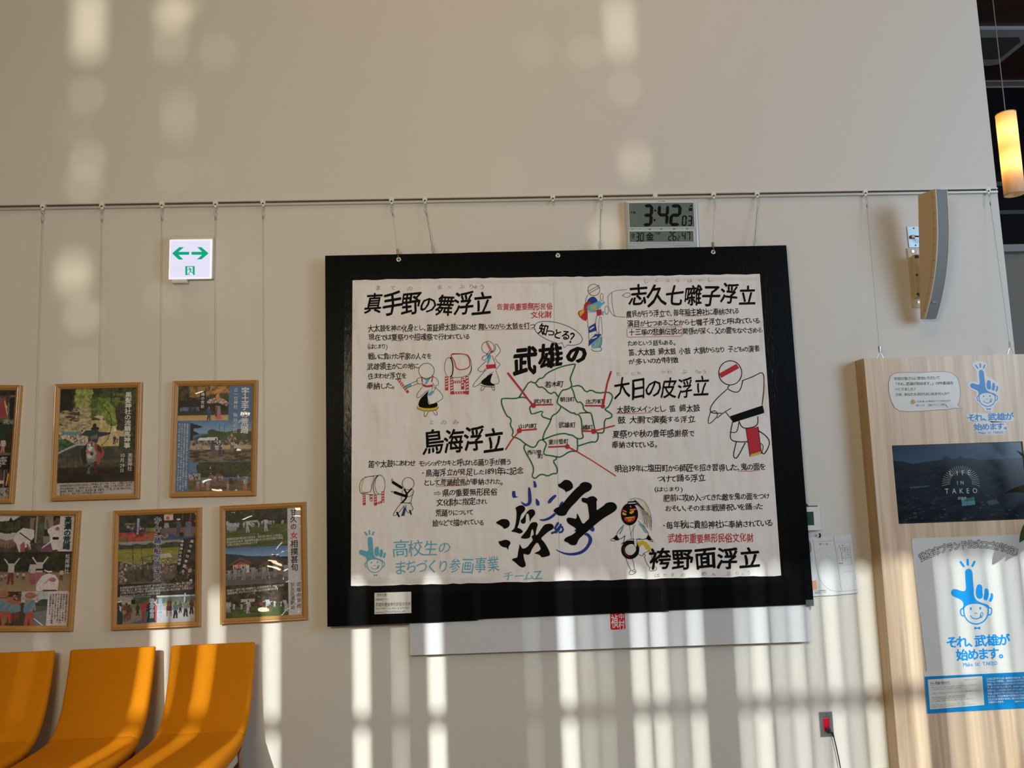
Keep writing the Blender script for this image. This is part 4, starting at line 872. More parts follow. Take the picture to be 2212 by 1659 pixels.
def print_mat(name, rough, emit=0, bumpy=0, gain=1.0):
    m = mat(name, (.5, .5, .5), rough, coat=.0, bump=((4.2, 1, 6.0), bumpy, .065) if bumpy else None)
    nt = m.node_tree; b = nt.nodes['Principled BSDF']; a = nt.nodes.new('ShaderNodeVertexColor'); a.layer_name = 'print'
    g = nt.nodes.new('ShaderNodeHueSaturation'); g.inputs['Value'].default_value = gain; g.inputs['Saturation'].default_value = .88
    nt.links.new(a.outputs[0], g.inputs['Color']); nt.links.new(g.outputs[0], b.inputs['Base Color'])
    if bumpy:
        b.inputs['Normal'].links[0].from_node.inputs['Height'].links[0].from_node.inputs['Detail'].default_value = 1.2
        nt.links.remove(b.inputs['Normal'].links[0]); b.inputs['Coat Weight'].default_value = .8; b.inputs['Coat Roughness'].default_value = .04; b.inputs['Roughness'].default_value = .5
    if emit: nt.links.new(a.outputs[0], b.inputs['Emission Color']); b.inputs['Emission Strength'].default_value = emit; b.inputs['Base Color'].default_value = (0, 0, 0, 1)
    return m
PRINT = print_mat('poster_print', .14, bumpy=1.0, gain=1.2)

# ------------------------------------------------------------------ framed posters
def framed(quad, inner, org, sc, label, paint, seed, grp='framed festival posters on the wall'):
    """quad: outer corners, inner: visible print box, both in crop pixels"""
    sh = Sheet('framed_poster', quad, .026, org, sc)
    tag(sh.root, label, 'picture', grp)
    w, h = sh.w/2, sh.h/2; R_ = sh.root; fw = .026
    # profile of the moulding: four mitred pieces
    prof = [(0, .026), (0, .004), (.004, .0), (.009, .0015), (.013, .0), (.019, .004), (fw, .009), (fw, .016)]
    for sx, sz, ax in ((0, 1, 'h'), (0, -1, 'h'), (1, 0, 'v'), (-1, 0, 'v')):
        vs_ = []
        for e in (-1, 1):
            for o_, y in prof:
                if ax == 'h': vs_.append((e*(w-o_), y, sz*(h-o_)))
                else: vs_.append((sx*(w-o_), y, e*(h-o_)))
        n_ = len(prof); fs_ = [(i, (i+1) % n_, n_+(i+1) % n_, n_+i) for i in range(n_)]+[tuple(range(n_)), tuple(range(2*n_-1, n_-1, -1))]
        mk('frame_rail', vs_, fs_, FRAMEW, R_)
    iw, ih = w-fw+.001, h-fw+.001
    MB().box(-iw, iw, .0165, .022, -ih, ih).build('backboard', DARKGAP, R_)
    x0, y0, x1, y1 = inner
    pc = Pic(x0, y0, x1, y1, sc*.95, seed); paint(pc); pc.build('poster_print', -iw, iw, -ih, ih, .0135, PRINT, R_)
    def loc(x, y): return (-iw+(x-x0)/(x1-x0)*2*iw, ih-(y-y0)/(y1-y0)*2*ih)
    ux = 2*iw/(x1-x0)
    return R_, loc, ux
def ptext(R_, loc, ux, name, rows, m_, bold=0, vertical=False, y=.0125, halo=None):
    if halo:
        for r in rows:
            mb = MB(); text_into(mb, r[0], loc(r[1], r[2]), loc(r[3], r[4]), r[5]*ux, y+.0003, halo[1], 0, vertical)
            mb.build(name+'_outline', halo[0], R_)
    for r in rows:
        mb = MB(); text_into(mb, r[0], loc(r[1], r[2]), loc(r[3], r[4]), r[5]*ux, y, bold, 0, vertical)
        mb.build(name, m_, R_)
WHT = (235, 230, 228)
def p_archer(p):
    p.tex(0, 0, 2000, 2000, (38, 40, 30), (60, 58, 44), 60)
    p.tex(135, 125, 1150, 800, (26, 34, 20), (70, 82, 40), 60)
    p.tex(330, 125, 560, 420, (110, 120, 44), (160, 160, 80), 36, rag=True)
    p.tex(140, 380, 560, 740, (185, 168, 125), (130, 116, 86), 50, 20, pts=[(140,420),(300,330),(420,240),(560,360),(700,600),(600,740),(140,740)])
    p.tex(140, 380, 400, 620, (70, 62, 48), (70, 62, 48), 90, 24, th=.56)
    p.tex(480, 560, 1000, 800, (200, 180, 120), (165, 150, 95), 60, pts=[(560,420),(720,440),(860,520),(990,660),(1000,790),(560,760)])
    p.tex(540, 260, 800, 520, (64, 84, 32), (105, 125, 45), 40, rag=True); p.tex(650, 300, 920, 640, (70, 100, 28), (135, 150, 55), 34, pts=[(680,300),(760,300),(880,420),(900,520),(880,660),(800,690),(740,560),(680,480)])
    p.poly([(590,510),(650,490),(710,500),(700,680),(670,680),(670,540),(640,530)], (190, 175, 150))
    p.tex(880, 380, 1150, 700, (70, 58, 50), (44, 40, 34), 40, 20, rag=True); p.tex(830, 190, 990, 340, (110, 118, 40), (40, 45, 22), 24, rag=True)
    p.tex(135, 125, 300, 420, (20, 24, 18), (34, 38, 28), 60, rag=True)
    p.rect(170, 700, 390, 770, (70, 130, 160)); p.tex(135, 740, 480, 880, (205, 190, 175), (90, 70, 60), 16, rag=True)
    p.tex(480, 740, 990, 860, (196, 178, 140), (170, 150, 110), 40); p.rect(640, 820, 950, 905, (190, 168, 110))
    p.poly([(135,800),(220,795),(340,860),(330,880),(135,960)], (38, 84, 36)); p.tex(135, 800, 340, 960, (30, 62, 28), (60, 110, 50), 26, pts=[(135,800),(220,795),(340,860),(330,880),(135,960)])
    p.line([(135,985),(250,930),(370,880),(640,870)], 26, (150, 160, 175))
    p.tex(135, 900, 1150, 1380, (58, 58, 48), (84, 82, 68), 90, 40, pts=[(135,1010),(380,890),(700,905),(950,905),(1150,900),(1150,1390),(135,1390)])
    p.tex(135, 1180, 1150, 1380, (30, 24, 18), (52, 42, 32), 90, 30)
    p.tex(930, 780, 1150, 960, (30, 50, 26), (56, 74, 40), 30)
    p.man(868, 885, 130, (50, 60, 110), (40, 44, 80), (140, 100, 80)); p.man(905, 870, 70, (150, 50, 50), (90, 50, 50)); p.poly([(850,690),(872,665),(892,690),(885,715),(860,715)], (215, 205, 190))
    # bow
    p.line([(720,380),(790,470),(822,560),(825,640),(800,740),(770,830),(700,895)], 9, (24, 20, 16))
    # rider
    p.poly([(560,672),(650,676),(668,760),(648,850),(540,850),(532,760)], (58, 64, 60)); p.poly([(582,650),(628,650),(622,684),(588,684)], (120, 86, 66))
    p.ell(610, 665, 55, 20, (36, 32, 26)); p.ell(602, 632, 26, 34, (34, 30, 24)); p.poly([(430,680),(500,690),(580,690),(650,712),(800,725),(800,752),(650,790),(640,860),(520,860),(520,770),(430,750)], (50, 58, 62))
    p.line([(440,720),(470,690)], 24, (150, 180, 190)); p.poly([(540,780),(640,740),(650,800),(560,820)], (92, 102, 96)); p.ell(800, 735, 14, 14, (60, 36, 26))
    p.poly([(520,850),(450,930),(430,1000),(470,1130),(520,1120),(520,900)], (40, 34, 26)); p.poly([(600,850),(690,900),(740,970),(735,1040),(690,1080),(680,1150),(620,1130),(620,900)], (150, 52, 28)); p.poly([(640,880),(700,930),(710,1000),(640,960)], (60, 36, 22))
    p.poly([(515,860),(560,830),(605,850),(612,940),(640,1000),(620,1100),(560,1110),(510,1060),(500,960)], (150, 150, 152)); p.poly([(530,880),(570,865),(585,930),(560,960),(530,960)], (205, 200, 195)); p.ell(548, 1030, 26, 34, (190, 180, 170)); p.ell(575, 1000, 22, 26, (40, 36, 34))
    p.poly([(556,835),(585,838),(580,900),(562,910)], (60, 54, 52)); p.ell(532, 905, 7, 10, (20, 18, 18)); p.ell(592, 905, 7, 10, (20, 18, 18)); p.poly([(505,1060),(520,1110),(600,1120),(640,1080),(632,1010),(600,1070)], (120, 122, 126)); p.line([(512,935),(540,990),(600,985)], 9, (150, 44, 32)); p.line([(515,870),(560,845),(600,858)], 14, (190, 60, 34)); p.line([(512,940),(518,990)], 14, (180, 50, 34))
    p.poly([(525,1110),(560,1110),(560,1180),(555,1270),(520,1270),(535,1190)], (92, 100, 110)); p.ell(543, 1165, 16, 22, (30, 28, 26)); p.poly([(605,1110),(650,1110),(640,1200),(655,1260),(620,1260)], (80, 30, 16))
    for x in (260, 340, 405): p.line([(x, 1030), (x, 1230)], 5, (30, 26, 20))
    p.line([(140, 1290), (1150, 1290)], 5, (40, 34, 26)); p.rect(135, 1385, 1160, 1600, (178, 168, 170))
Rt, lc, ux = framed([(73,88),(1218,62),(1218,1580),(70,1615)], (135,125,1150,1550), (100, 815), 6.033, 'oak framed poster of a mounted archer, upper row, left of the blue poster', p_archer, 11)
ptext(Rt, lc, ux, 'title_lettering', [('黒髪神社の流鏑馬神事', 1037, 185, 1037, 945, 84)], TEXTW, .018, True)
ptext(Rt, lc, ux, 'date_lettering', [('黒髪神社', 1082, 1010, 1082, 1245, 60), ('月', 980, 1070, 980, 1132, 56), ('日', 980, 1208, 980, 1266, 54)], TEXTW, .0, True)
ptext(Rt, lc, ux, 'number_lettering', [('10', 950, 1038, 1012, 1038, 62), ('29', 948, 1175, 1012, 1175, 62)], TEXTW, .0)
ptext(Rt, lc, ux, 'caption_lettering', [('佐賀県武雄市山内町に伝わるこの神事は、永万元年（1165）に黒髪山の大蛇', 175, 1420, 1122, 1400, 34), ('退治祈願成就として始まりました。神事当日ノ御駆、上り馬で始まり、祭典、', 178, 1460, 1118, 1436, 34),
    ('御神幸、奉納り、馬場入り、射手等ノ儀、流鏑馬、下り馬、戻り馬で終わります。', 178, 1498, 1122, 1474, 34), ('翌日、どんこ魚をつけた的が地域に配られます', 180, 1532, 752, 1520, 34)], TEXTK)
def p_blue(p):
    p.rect(0, 0, 2000, 2000, (58, 98, 148))
    p.rect(125, 100, 820, 580, (30, 26, 18)); p.tex(125, 100, 820, 300, (30, 28, 18), (80, 62, 26), 60); p.tex(280, 100, 560, 260, (150, 110, 40), (80, 60, 26), 36, 60, rag=True); p.tex(560, 100, 820, 220, (190, 130, 46), (110, 74, 26), 40, rag=True)
    p.rect(125, 480, 820, 580, (170, 136, 88), (188, 150, 98)); p.rect(125, 455, 820, 505, (50, 44, 36)); p.tex(150, 395, 420, 450, (90, 100, 140), (40, 44, 50), 40, 60)
    p.poly([(430,180),(495,170),(510,450),(415,430)], (20, 20, 26)); p.line([(495,130),(515,450)], 8, (40, 30, 24)); p.tex(515, 270, 820, 390, (196, 160, 150), (60, 40, 36), 18, pts=[(515,330),(560,280),(660,262),(760,290),(820,340),(800,390),(700,345),(640,340),(540,350)])
    p.ell(668, 260, 28, 44, (190, 120, 40)); p.line([(640,140),(668,250),(715,150)], 8, (170, 130, 80)); p.man(552, 578, 190, (44, 74, 130), (40, 66, 110), (150, 110, 80))
    p.poly([(640,380),(705,385),(720,560),(645,560)], (150, 110, 120)); p.poly([(650,510),(715,470),(720,565),(655,565)], (180, 70, 44)); p.line([(655,400),(650,520)], 22, (70, 50, 60))
    p.rect(305, 580, 1148, 760, (64, 110, 160), (110, 150, 190)); p.tex(305, 690, 1148, 850, (44, 62, 40), (62, 84, 50), 50, pts=[(400,800),(560,760),(640,720),(800,745),(900,720),(990,700),(1060,725),(1148,740),(1148,860),(300,860)])
    p.poly([(305,610),(470,660),(440,680),(350,690),(350,720),(430,760),(340,790),(350,960),(305,960)], (34, 34, 32)); p.poly([(400,860),(430,815),(670,812),(695,852)], (205, 205, 210)); p.ell(600, 740, 60, 36, (52, 74, 40))
    p.rect(305, 850, 1148, 935, (70, 62, 56)); p.tex(305, 850, 1148, 940, (60, 54, 50), (150, 140, 140), 16, 30); p.rect(305, 925, 1148, 980, (168, 148, 112)); p.tex(305, 975, 1148, 1145, (50, 44, 36), (120, 104, 80), 70, 20)
    p.crowd(380, 480, 960, 1000, 4, 110, [(200, 190, 190), (170, 160, 165)], [(150, 140, 145)]); p.crowd(560, 980, 990, 1080, 12, 170, [(80, 80, 100), (130, 125, 135), (50, 50, 64), (200, 190, 190)], [(60, 62, 84), (110, 100, 110)], arms=2)
    p.ell(870, 840, 72, 46, (96, 80, 76)); p.tex(800, 790, 945, 890, (170, 140, 130), (60, 46, 42), 12, th=None, pts=[(800,850),(830,800),(905,795),(945,850),(900,890),(830,890)]); p.line([(700,630),(705,860)], 6, (60, 54, 50)); p.line([(768,640),(768,860)], 6, (90, 80, 70)); p.poly([(850,800),(870,755),(890,800)], (180, 130, 60))
    p.rect(300, 1145, 1148, 1300, (70, 110, 150)); p.tex(400, 1145, 1148, 1360, (38, 42, 26), (66, 66, 38), 40, pts=[(400,1200),(440,1150),(1148,1150),(1148,1380),(430,1380)])
    p.tex(300, 1300, 460, 1400, (170, 165, 170), (60, 60, 60), 14); p.rect(300, 1385, 1148, 1545, (110, 90, 62), (84, 68, 46)); p.tex(300, 1385, 1148, 1545, (110, 90, 62), (80, 66, 44), 120, 30)
    p.ell(700, 1345, 50, 44, (96, 76, 64)); p.crowd(620, 760, 1400, 1420, 5, 90, [(190, 160, 170), (150, 110, 120)], [(150, 110, 120)])
    for x, y, h, a in ((430,1510,130,0), (495,1480,120,0), (565,1530,170,0), (580,1440,100,0), (885,1460,100,0), (835,1540,120,1), (1070,1530,180,2), (975,1395,70,0)): p.man(x, y, h, (150, 165, 180), (190, 120, 130), hat=(170, 130, 84), arms=a)
    p.poly([(850,1380),(890,1360),(910,1460),(855,1460)], (60, 46, 30)); p.poly([(750,1485),(840,1500),(800,1512)], (40, 34, 26))
Rt, lc, ux = framed([(60,48),(1212,35),(1208,1600),(50,1625)], (125,100,1148,1550), (360, 815), 6.26, 'oak framed blue poster with white vertical title, upper row, below the exit sign', p_blue, 12)
ptext(Rt, lc, ux, 'title_lettering', [('宇土手の荒踊', 1045, 128, 1045, 770, 104)], TEXTW, .020, True)
ptext(Rt, lc, ux, 'subtitle_lettering', [('正一位神社', 918, 135, 918, 428, 54), ('秋分の日', 916, 475, 916, 765, 60)], TEXTW, .0, True)
ptext(Rt, lc, ux, 'banner_lettering', [('踊の荒前', 462, 190, 462, 415, 46)], TEXTW, .01, True)
ptext(Rt, lc, ux, 'caption_lettering', [('佐賀県武雄市東川登町大字袴野 宇土手区に伝わるこの荒踊は、戦国時代、', 266, 615, 266, 1520, 26), ('島原の有馬氏に武雄の後藤氏が勝利した折、武雄領主が戦勝祝いとして踊った', 228, 615, 228, 1540, 26), ('のが始まりとされます。当日は道囃、前囃の後、初年で編制の一番隊・', 192, 615, 192, 1535, 26), ('回り太鼓・鉦太鼓・唐鎌・つば踊・三十四番・浮立と奉納されます', 157, 615, 157, 1540, 26)], TEXTW, .0, True)
def p_left(p):
    p.rect(-3000, 0, 400, 2000, (22, 20, 18)); p.tex(-3000, 130, 145, 580, (24, 22, 20), (52, 44, 36), 60); p.tex(-900, 200, 140, 560, (60, 50, 46), (120, 90, 70), 40, th=None)
    p.poly([(-60,270),(10,260),(45,420),(60,480),(20,500),(-60,480)], (140, 40, 44)); p.line([(0,280),(30,400),(50,470)], 14, (205, 170, 50)); p.line([(10,340),(35,360)], 16, (210, 175, 60)); p.poly([(60,240),(130,220),(135,560),(80,540)], (30, 30, 36)); p.line([(60,330),(50,480)], 10, (90, 130, 170))
    p.tex(0, 520, 140, 585, (150, 160, 140), (50, 80, 50), 14)
    p.rect(-3000, 585, 145, 950, (28, 52, 40)); p.tex(50, 690, 145, 960, (58, 38, 26), (40, 28, 20), 40); p.man(20, 970, 210, (220, 190, 195), (205, 120, 110), (50, 36, 30)); p.rect(-3000, 955, 145, 990, (110, 78, 56))
    for x in (-500, -300, -150): p.man(x, 960, 200, (200, 180, 190), (180, 90, 90))
    p.rect(-3000, 990, 145, 1170, (20, 16, 13)); p.tex(-3000, 1170, 145, 1560, (30, 22, 20), (84, 60, 50), 26)
    p.rect(0, 1320, 60, 1360, (190, 180, 178)); p.line([(62,1190),(66,1480)], 6, (190, 190, 190)); p.line([(118,1230),(100,1380)], 16, (200, 160, 70)); p.line([(130,1250),(128,1380)], 10, (170, 40, 40)); p.tex(0, 1410, 145, 1560, (46, 44, 48), (170, 165, 165), 14, 24)
Rt, lc, ux = framed([(-936,70),(210,70),(208,1612),(-936,1612)], (-876,135,145,1550), (0, 820), 6.033, 'oak framed dark poster cut off by the left edge of the photo, upper row', p_left, 13)
ptext(Rt, lc, ux, 'caption_lettering', [('ども達が', -68, 1030, 88, 1028, 34), ('夕踊る鉦鼓', -85, 1065, 88, 1064, 34), ('と鉦太鼓。', -80, 1102, 88, 1100, 34), ('ます', -40, 1136, 22, 1135, 32)], TEXTW, .006)
def p_takase(p):
    p.rect(-500, 100, 905, 2000, (30, 28, 24))
    p.tex(-200, 120, 200, 330, (40, 44, 30), (70, 74, 50), 50); p.poly([(-200,120),(190,120),(100,180),(-200,210)], (190, 190, 195)); p.poly([(60,135),(30,200),(90,200)], (30, 34, 26))
    p.tex(190, 120, 700, 590, (40, 36, 30), (66, 60, 50), 50); p.rect(310, 150, 380, 400, (120, 110, 100)); p.rect(390, 130, 420, 500, (150, 140, 130)); p.tex(415, 120, 505, 560, (62, 64, 50), (90, 90, 74), 30); p.rect(505, 120, 620, 500, (128, 120, 110)); p.rect(505, 300, 620, 390, (40, 38, 34))
    p.tex(-200, 480, 700, 595, (84, 76, 68), (60, 54, 48), 60)
    for x in (-120, -60, -10, 30, 70, 110): p.man(x, 540-abs(x-30)*.2, 220, (205, 200, 208), (150, 110, 100), (50, 38, 34))
    p.poly([(115,420),(150,340),(230,280),(370,300),(380,400),(330,470),(350,560),(300,520),(200,600),(150,480),(115,450)], (196, 192, 200)); p.poly([(205,500),(260,455),(275,590),(215,590)], (160, 60, 70)); p.line([(190,345),(410,495)], 14, (40, 28, 24)); p.line([(180,290),(172,230)], 22, (90, 60, 48)); p.ell(275, 250, 26, 32, (80, 54, 42)); p.line([(372,300),(372,190)], 20, (90, 60, 48)); p.line([(300,500),(335,560)], 24, (130, 96, 76))
    p.poly([(550,300),(600,260),(700,230),(700,560),(540,580),(470,590),(500,520),(590,460),(590,400),(550,330)], (200, 196, 206)); p.ell(655, 180, 44, 55, (92, 64, 50)); p.poly([(610,170),(615,125),(700,120),(700,150),(650,140),(630,190)], (16, 14, 14)); p.line([(530,180),(550,280)], 26, (110, 76, 60)); p.rect(620, 400, 700, 430, (20, 20, 24)); p.poly([(480,560),(600,470),(640,590),(470,592)], (110, 70, 96)); p.ell(675, 290, 30, 26, (150, 96, 104))
    p.rect(700, 110, 905, 585, (196, 186, 192))
    p.tex(-200, 595, 905, 880, (34, 36, 24), (58, 54, 36), 40); p.rect(-200, 850, 905, 1100, (128, 108, 82), (150, 126, 96)); p.rect(-200, 835, 905, 856, (70, 62, 54))
    for x, y, h, a in ((50,950,70,0),(280,955,90,0),(200,930,70,0),(0,965,80,0),(-60,960,90,0),(770,960,130,0)): p.man(x, y, h*1.2, (196, 188, 196), (110, 60, 60), (44, 32, 28), arms=a)
    p.man(115, 1010, 330, (208, 202, 210), (120, 50, 50), (50, 38, 32), arms=1); p.man(395, 1000, 300, (206, 200, 208), (170, 90, 110), (44, 32, 28)); p.man(480, 1010, 350, (212, 206, 214), (180, 100, 120), (60, 44, 38), arms=1); p.line([(440,820),(520,820)], 20, (30, 26, 30)); p.rect(380, 945, 440, 1010, (140, 66, 70))
    p.poly([(455,1000),(520,900),(600,868),(690,890),(740,960),(735,1090),(460,1095),(450,1040)], (206, 198, 206)); p.ell(595, 815, 50, 58, (50, 40, 34)); p.line([(552,830),(600,850),(640,845)], 18, (210, 206, 206)); p.ell(660, 950, 44, 30, (168, 96, 110)); p.line([(560,1000),(630,930)], 10, (168, 96, 110)); p.rect(545, 1080, 720, 1096, (50, 30, 34))
    p.rect(-200, 1100, 620, 1545, (70, 60, 52)); p.tex(-200, 1105, 300, 1240, (60, 40, 30), (96, 66, 46), 50); p.rect(270, 1100, 620, 1240, (165, 178, 190)); p.ell(570, 1260, 90, 62, (52, 66, 60)); p.rect(450, 1290, 620, 1370, (80, 84, 70)); p.poly([(440,1370),(620,1340),(620,1545),(440,1545)], (104, 106, 110)); p.line([(460,1450),(590,1545)], 12, (205, 205, 205))
    for x, y, h in ((30,1545,440),(120,1500,320),(190,1480,260),(235,1470,240),(390,1545,420)):
        p.man(x, y, h, (150, 148, 162), (200, 60, 44) if h > 300 else (130, 60, 56), hat=None); p.ell(x, y-h*.93, h*.18, h*.10, (150, 96, 70)); p.line([(x+h*.08, y-h*.75), (x-h*.12, y-h*.45)], h*.12, (60, 130, 160))
    p.tex(-50, 1120, 500, 1260, (170, 110, 80), (170, 110, 80), 26, 16, th=.60); p.poly([(60,1430),(95,1400),(95,1500),(60,1500)], (90, 140, 60)); p.rect(618, 1095, 905, 1600, (196, 186, 192))
Rt, lc, ux = framed([(-143,50),(965,50),(958,1595),(-150,1595)], (-85,120,898,1540), (0, 1095), 5.924, 'oak framed poster of white-robed dancers at the lower left, cut by the photo edge', p_takase, 14)
ptext(Rt, lc, ux, 'title_lettering', [('高瀬の荒踊', 812, 128, 812, 560, 90)], TEXTK, .022, True, halo=(TEXTT, .05))
ptext(Rt, lc, ux, 'shrine_lettering', [('松尾神社', 840, 615, 840, 870, 60)], TEXTW, .0, True)
ptext(Rt, lc, ux, 'caption_lettering', [('佐賀県武雄市西川登町大字神六', 862, 1130, 864, 1490, 25), ('高瀬区に伝わるこの荒踊は、', 827, 1130, 829, 1495, 25), ('戊辰戦争凱旋祝いとして、隣の', 793, 1130, 795, 1512, 25), ('宇土手区より師匠を迎え習い', 759, 1130, 760, 1508, 25), ('覚えたのを始まりとします。', 724, 1130, 726, 1470, 25), ('当日は荒踊とともに松田の舞踊', 690, 1130, 691, 1515, 25), ('や鉦囃が奉納されます', 655, 1135, 656, 1405, 25)], TEXTK, .010, True)
def p_funa(p):
    p.rect(0, 0, 2000, 2000, (34, 32, 28))
    p.tex(100, 130, 560, 360, (34, 38, 28), (56, 58, 44), 50); p.tex(440, 300, 560, 470, (90, 100, 36), (120, 124, 44), 40); p.tex(100, 350, 560, 475, (170, 44, 40), (110, 40, 30), 36); p.tex(100, 400, 200, 475, (100, 110, 40), (150, 60, 40), 20); p.tex(430, 370, 600, 470, (170, 50, 44), (110, 104, 40), 16)
    p.line([(180,245),(310,240)], 14, (120, 110, 84)); p.line([(205,245),(208,330)], 16, (110, 98, 76)); p.line([(165,232),(320,226)], 8, (120, 110, 84)); p.poly([(322,140),(400,140),(378,375),(308,375)], (32, 44, 84)); p.crowd(110, 440, 330, 365, 9, 90, [(160, 165, 185), (60, 66, 100), (130, 120, 130)], [(50, 54, 84), (90, 80, 80)])
    p.rect(600, 130, 1110, 330, (46, 30, 24)); p.rect(680, 130, 800, 210, (190, 180, 176)); p.ell(730, 180, 24, 24, (180, 40, 40)); p.rect(640, 310, 1110, 470, (104, 84, 84)); p.poly([(640,390),(700,370),(860,330),(900,420),(1110,430),(1110,460),(640,460)], (40, 66, 120)); p.poly([(660,330),(1110,300),(1110,430),(840,420)], (110, 88, 86))
    p.line([(925,130),(925,210)], 12, (110, 70, 50)); p.line([(1030,130),(1020,220)], 14, (120, 76, 52)); p.man(715, 390, 180, (170, 165, 170), (110, 112, 120)); p.man(868, 410, 220, (84, 92, 102), (74, 82, 92), arms=2, hat=(190, 186, 180)); p.man(1000, 430, 240, (96, 110, 140), (120, 124, 142)); p.man(1085, 280, 80, (170, 60, 60), (60, 50, 50)); p.ell(720, 410, 24, 30, (130, 100, 76)); p.ell(912, 400, 28, 30, (36, 28, 26)); p.ell(1090, 420, 26, 28, (90, 70, 60)); p.line([(700,440),(640,400)], 18, (150, 120, 100))
    p.rect(100, 470, 1110, 560, (140, 140, 142)); p.tex(100, 490, 1110, 580, (48, 56, 48), (66, 76, 62), 40, pts=[(100,500),(250,520),(330,500),(440,520),(520,490),(600,540),(720,500),(820,495),(900,500),(900,580),(100,580)]); p.rect(100, 565, 900, 700, (118, 122, 30), (134, 130, 44)); p.tex(100, 590, 900, 780, (112, 116, 34), (138, 136, 48), 120, 20)
    p.poly([(110,610),(135,620),(400,830),(320,830)], (128, 118, 96)); p.poly([(100,720),(300,790),(420,790),(560,720),(560,860),(100,860)], (66, 60, 42)); p.line([(278,490),(292,800)], 8, (40, 36, 30)); p.line([(392,570),(400,700)], 5, (70, 60, 50))
    p.line([(390,690),(640,650)], 12, (84, 80, 66)); p.line([(410,690),(415,790)], 12, (84, 80, 66)); p.line([(530,670),(535,750)], 12, (84, 80, 66)); p.poly([(640,650),(760,640),(800,695),(640,705)], (178, 172, 168)); p.poly([(800,670),(900,650),(890,720),(800,740)], (120, 112, 104))
    p.tex(100, 790, 900, 1060, (70, 62, 52), (104, 92, 76), 70); p.tex(220, 850, 560, 1000, (56, 54, 46), (84, 80, 66), 40)
    p.crowd(110, 560, 780, 850, 26, 70, [(190, 184, 184), (150, 140, 140)], [(90, 80, 80), (170, 160, 160)]); p.crowd(110, 240, 860, 1060, 12, 90, [(200, 190, 190), (160, 140, 140)], [(110, 80, 80)]); p.crowd(640, 840, 780, 950, 18, 76, [(190, 182, 180), (170, 120, 120)], [(120, 90, 90)])
    p.poly([(905,470),(1110,440),(1110,1170),(880,1100),(850,960),(880,760)], (50, 42, 38)); p.tex(860, 470, 1110, 1170, (44, 38, 34), (70, 60, 52), 50, pts=[(905,470),(1110,440),(1110,1170),(880,1100),(850,960),(880,760)]); p.poly([(905,470),(960,460),(905,880),(850,870)], (26, 22, 22)); p.poly([(1035,455),(1085,455),(945,940),(905,930)], (28, 24, 24)); p.line([(905,470),(835,980)], 8, (50, 36, 30)); p.crowd(900, 1100, 850, 1030, 8, 80, [(110, 100, 110), (150, 110, 90)], [(60, 50, 50)]); p.poly([(1000,870),(1045,850),(1050,900),(1000,915)], (170, 140, 100))
    p.poly([(680,1090),(820,960),(900,1080),(1110,1040),(1110,1180),(680,1180)], (50, 44, 44)); p.ell(1040, 1010, 20, 16, (190, 186, 186)); p.ell(680, 1035, 24, 22, (70, 110, 150)); p.crowd(820, 1100, 1080, 1170, 6, 80, [(90, 110, 150), (160, 110, 60), (170, 50, 50)], [(60, 50, 50)]); p.tex(100, 1030, 640, 1190, (44, 44, 48), (30, 30, 34), 60)
    p.rect(95, 1190, 1105, 1545, (160, 156, 150)); p.rect(95, 1190, 530, 1250, (150, 146, 146)); p.tex(300, 1200, 530, 1300, (60, 74, 54), (76, 90, 66), 40); p.tex(600, 1200, 1105, 1300, (96, 112, 116), (80, 96, 96), 60); p.rect(600, 1190, 1105, 1215, (190, 192, 196)); p.rect(680, 1290, 1105, 1330, (130, 140, 74)); p.tex(95, 1290, 400, 1350, (90, 106, 50), (110, 120, 60), 60); p.tex(95, 1340, 600, 1545, (110, 102, 92), (130, 122, 110), 80); p.rect(600, 1380, 1105, 1545, (178, 178, 186), (160, 164, 178))
    p.poly([(250,1545),(420,1490),(600,1530),(600,1545)], (60, 90, 130)); p.poly([(95,1300),(150,1290),(175,1400),(170,1545),(95,1545)], (40, 54, 64)); p.ell(120, 1280, 36, 46, (60, 46, 40)); p.line([(100,1252),(150,1245)], 22, (200, 196, 196)); p.poly([(125,1300),(155,1320),(150,1380),(130,1360)], (190, 186, 190))
    p.rect(275, 1232, 328, 1290, (24, 22, 22)); p.man(215, 1500, 240, (140, 50, 50), (110, 70, 60)); p.man(250, 1490, 200, (90, 70, 60), (150, 50, 50)); p.ell(190, 1390, 30, 26, (150, 110, 70)); p.man(360, 1440, 150, (60, 56, 60), (50, 44, 44)); p.poly([(390,1300),(470,1260),(530,1300),(500,1400),(520,1530),(420,1530),(410,1400)], (150, 30, 50)); p.poly([(480,1300),(560,1260),(600,1330),(600,1530),(450,1530)], (30, 26, 30)); p.poly([(460,1400),(500,1380),(480,1530),(450,1530)], (40, 110, 120)); p.poly([(580,1300),(606,1320),(606,1520),(585,1520)], (170, 40, 50)); p.ell(560, 1220, 40, 50, (30, 26, 26))
    p.rect(725, 1335, 800, 1395, (74, 40, 24)); p.rect(730, 1395, 740, 1460, (130, 40, 34)); p.rect(782, 1395, 792, 1460, (130, 40, 34)); p.line([(725,1420),(800,1420)], 8, (130, 40, 34)); p.crowd(720, 810, 1330, 1345, 3, 80, [(100, 50, 40)], [(90, 44, 36)])
    for x, y, h, c in ((845,1495,220,(70,110,120)), (975,1480,220,(120,124,130)), (1050,1450,190,(110,40,44)), (905,1430,150,(90,84,80))): p.man(x, y, h, c, (28, 26, 30), (70, 54, 46)); 
    p.line([(965,1180),(958,1280)], 16, (190, 190, 196)); p.line([(985,1195),(1105,1195)], 8, (80, 84, 84)); p.line([(1040,1195),(1040,1280)], 10, (90, 92, 92))
Rt, lc, ux = framed([(38,78),(1170,40),(1165,1560),(30,1618)], (98,120,1105,1545), (235, 1090), 5.926, 'oak framed poster of rice fields and a crowd, middle frame of lower row', p_funa, 15)
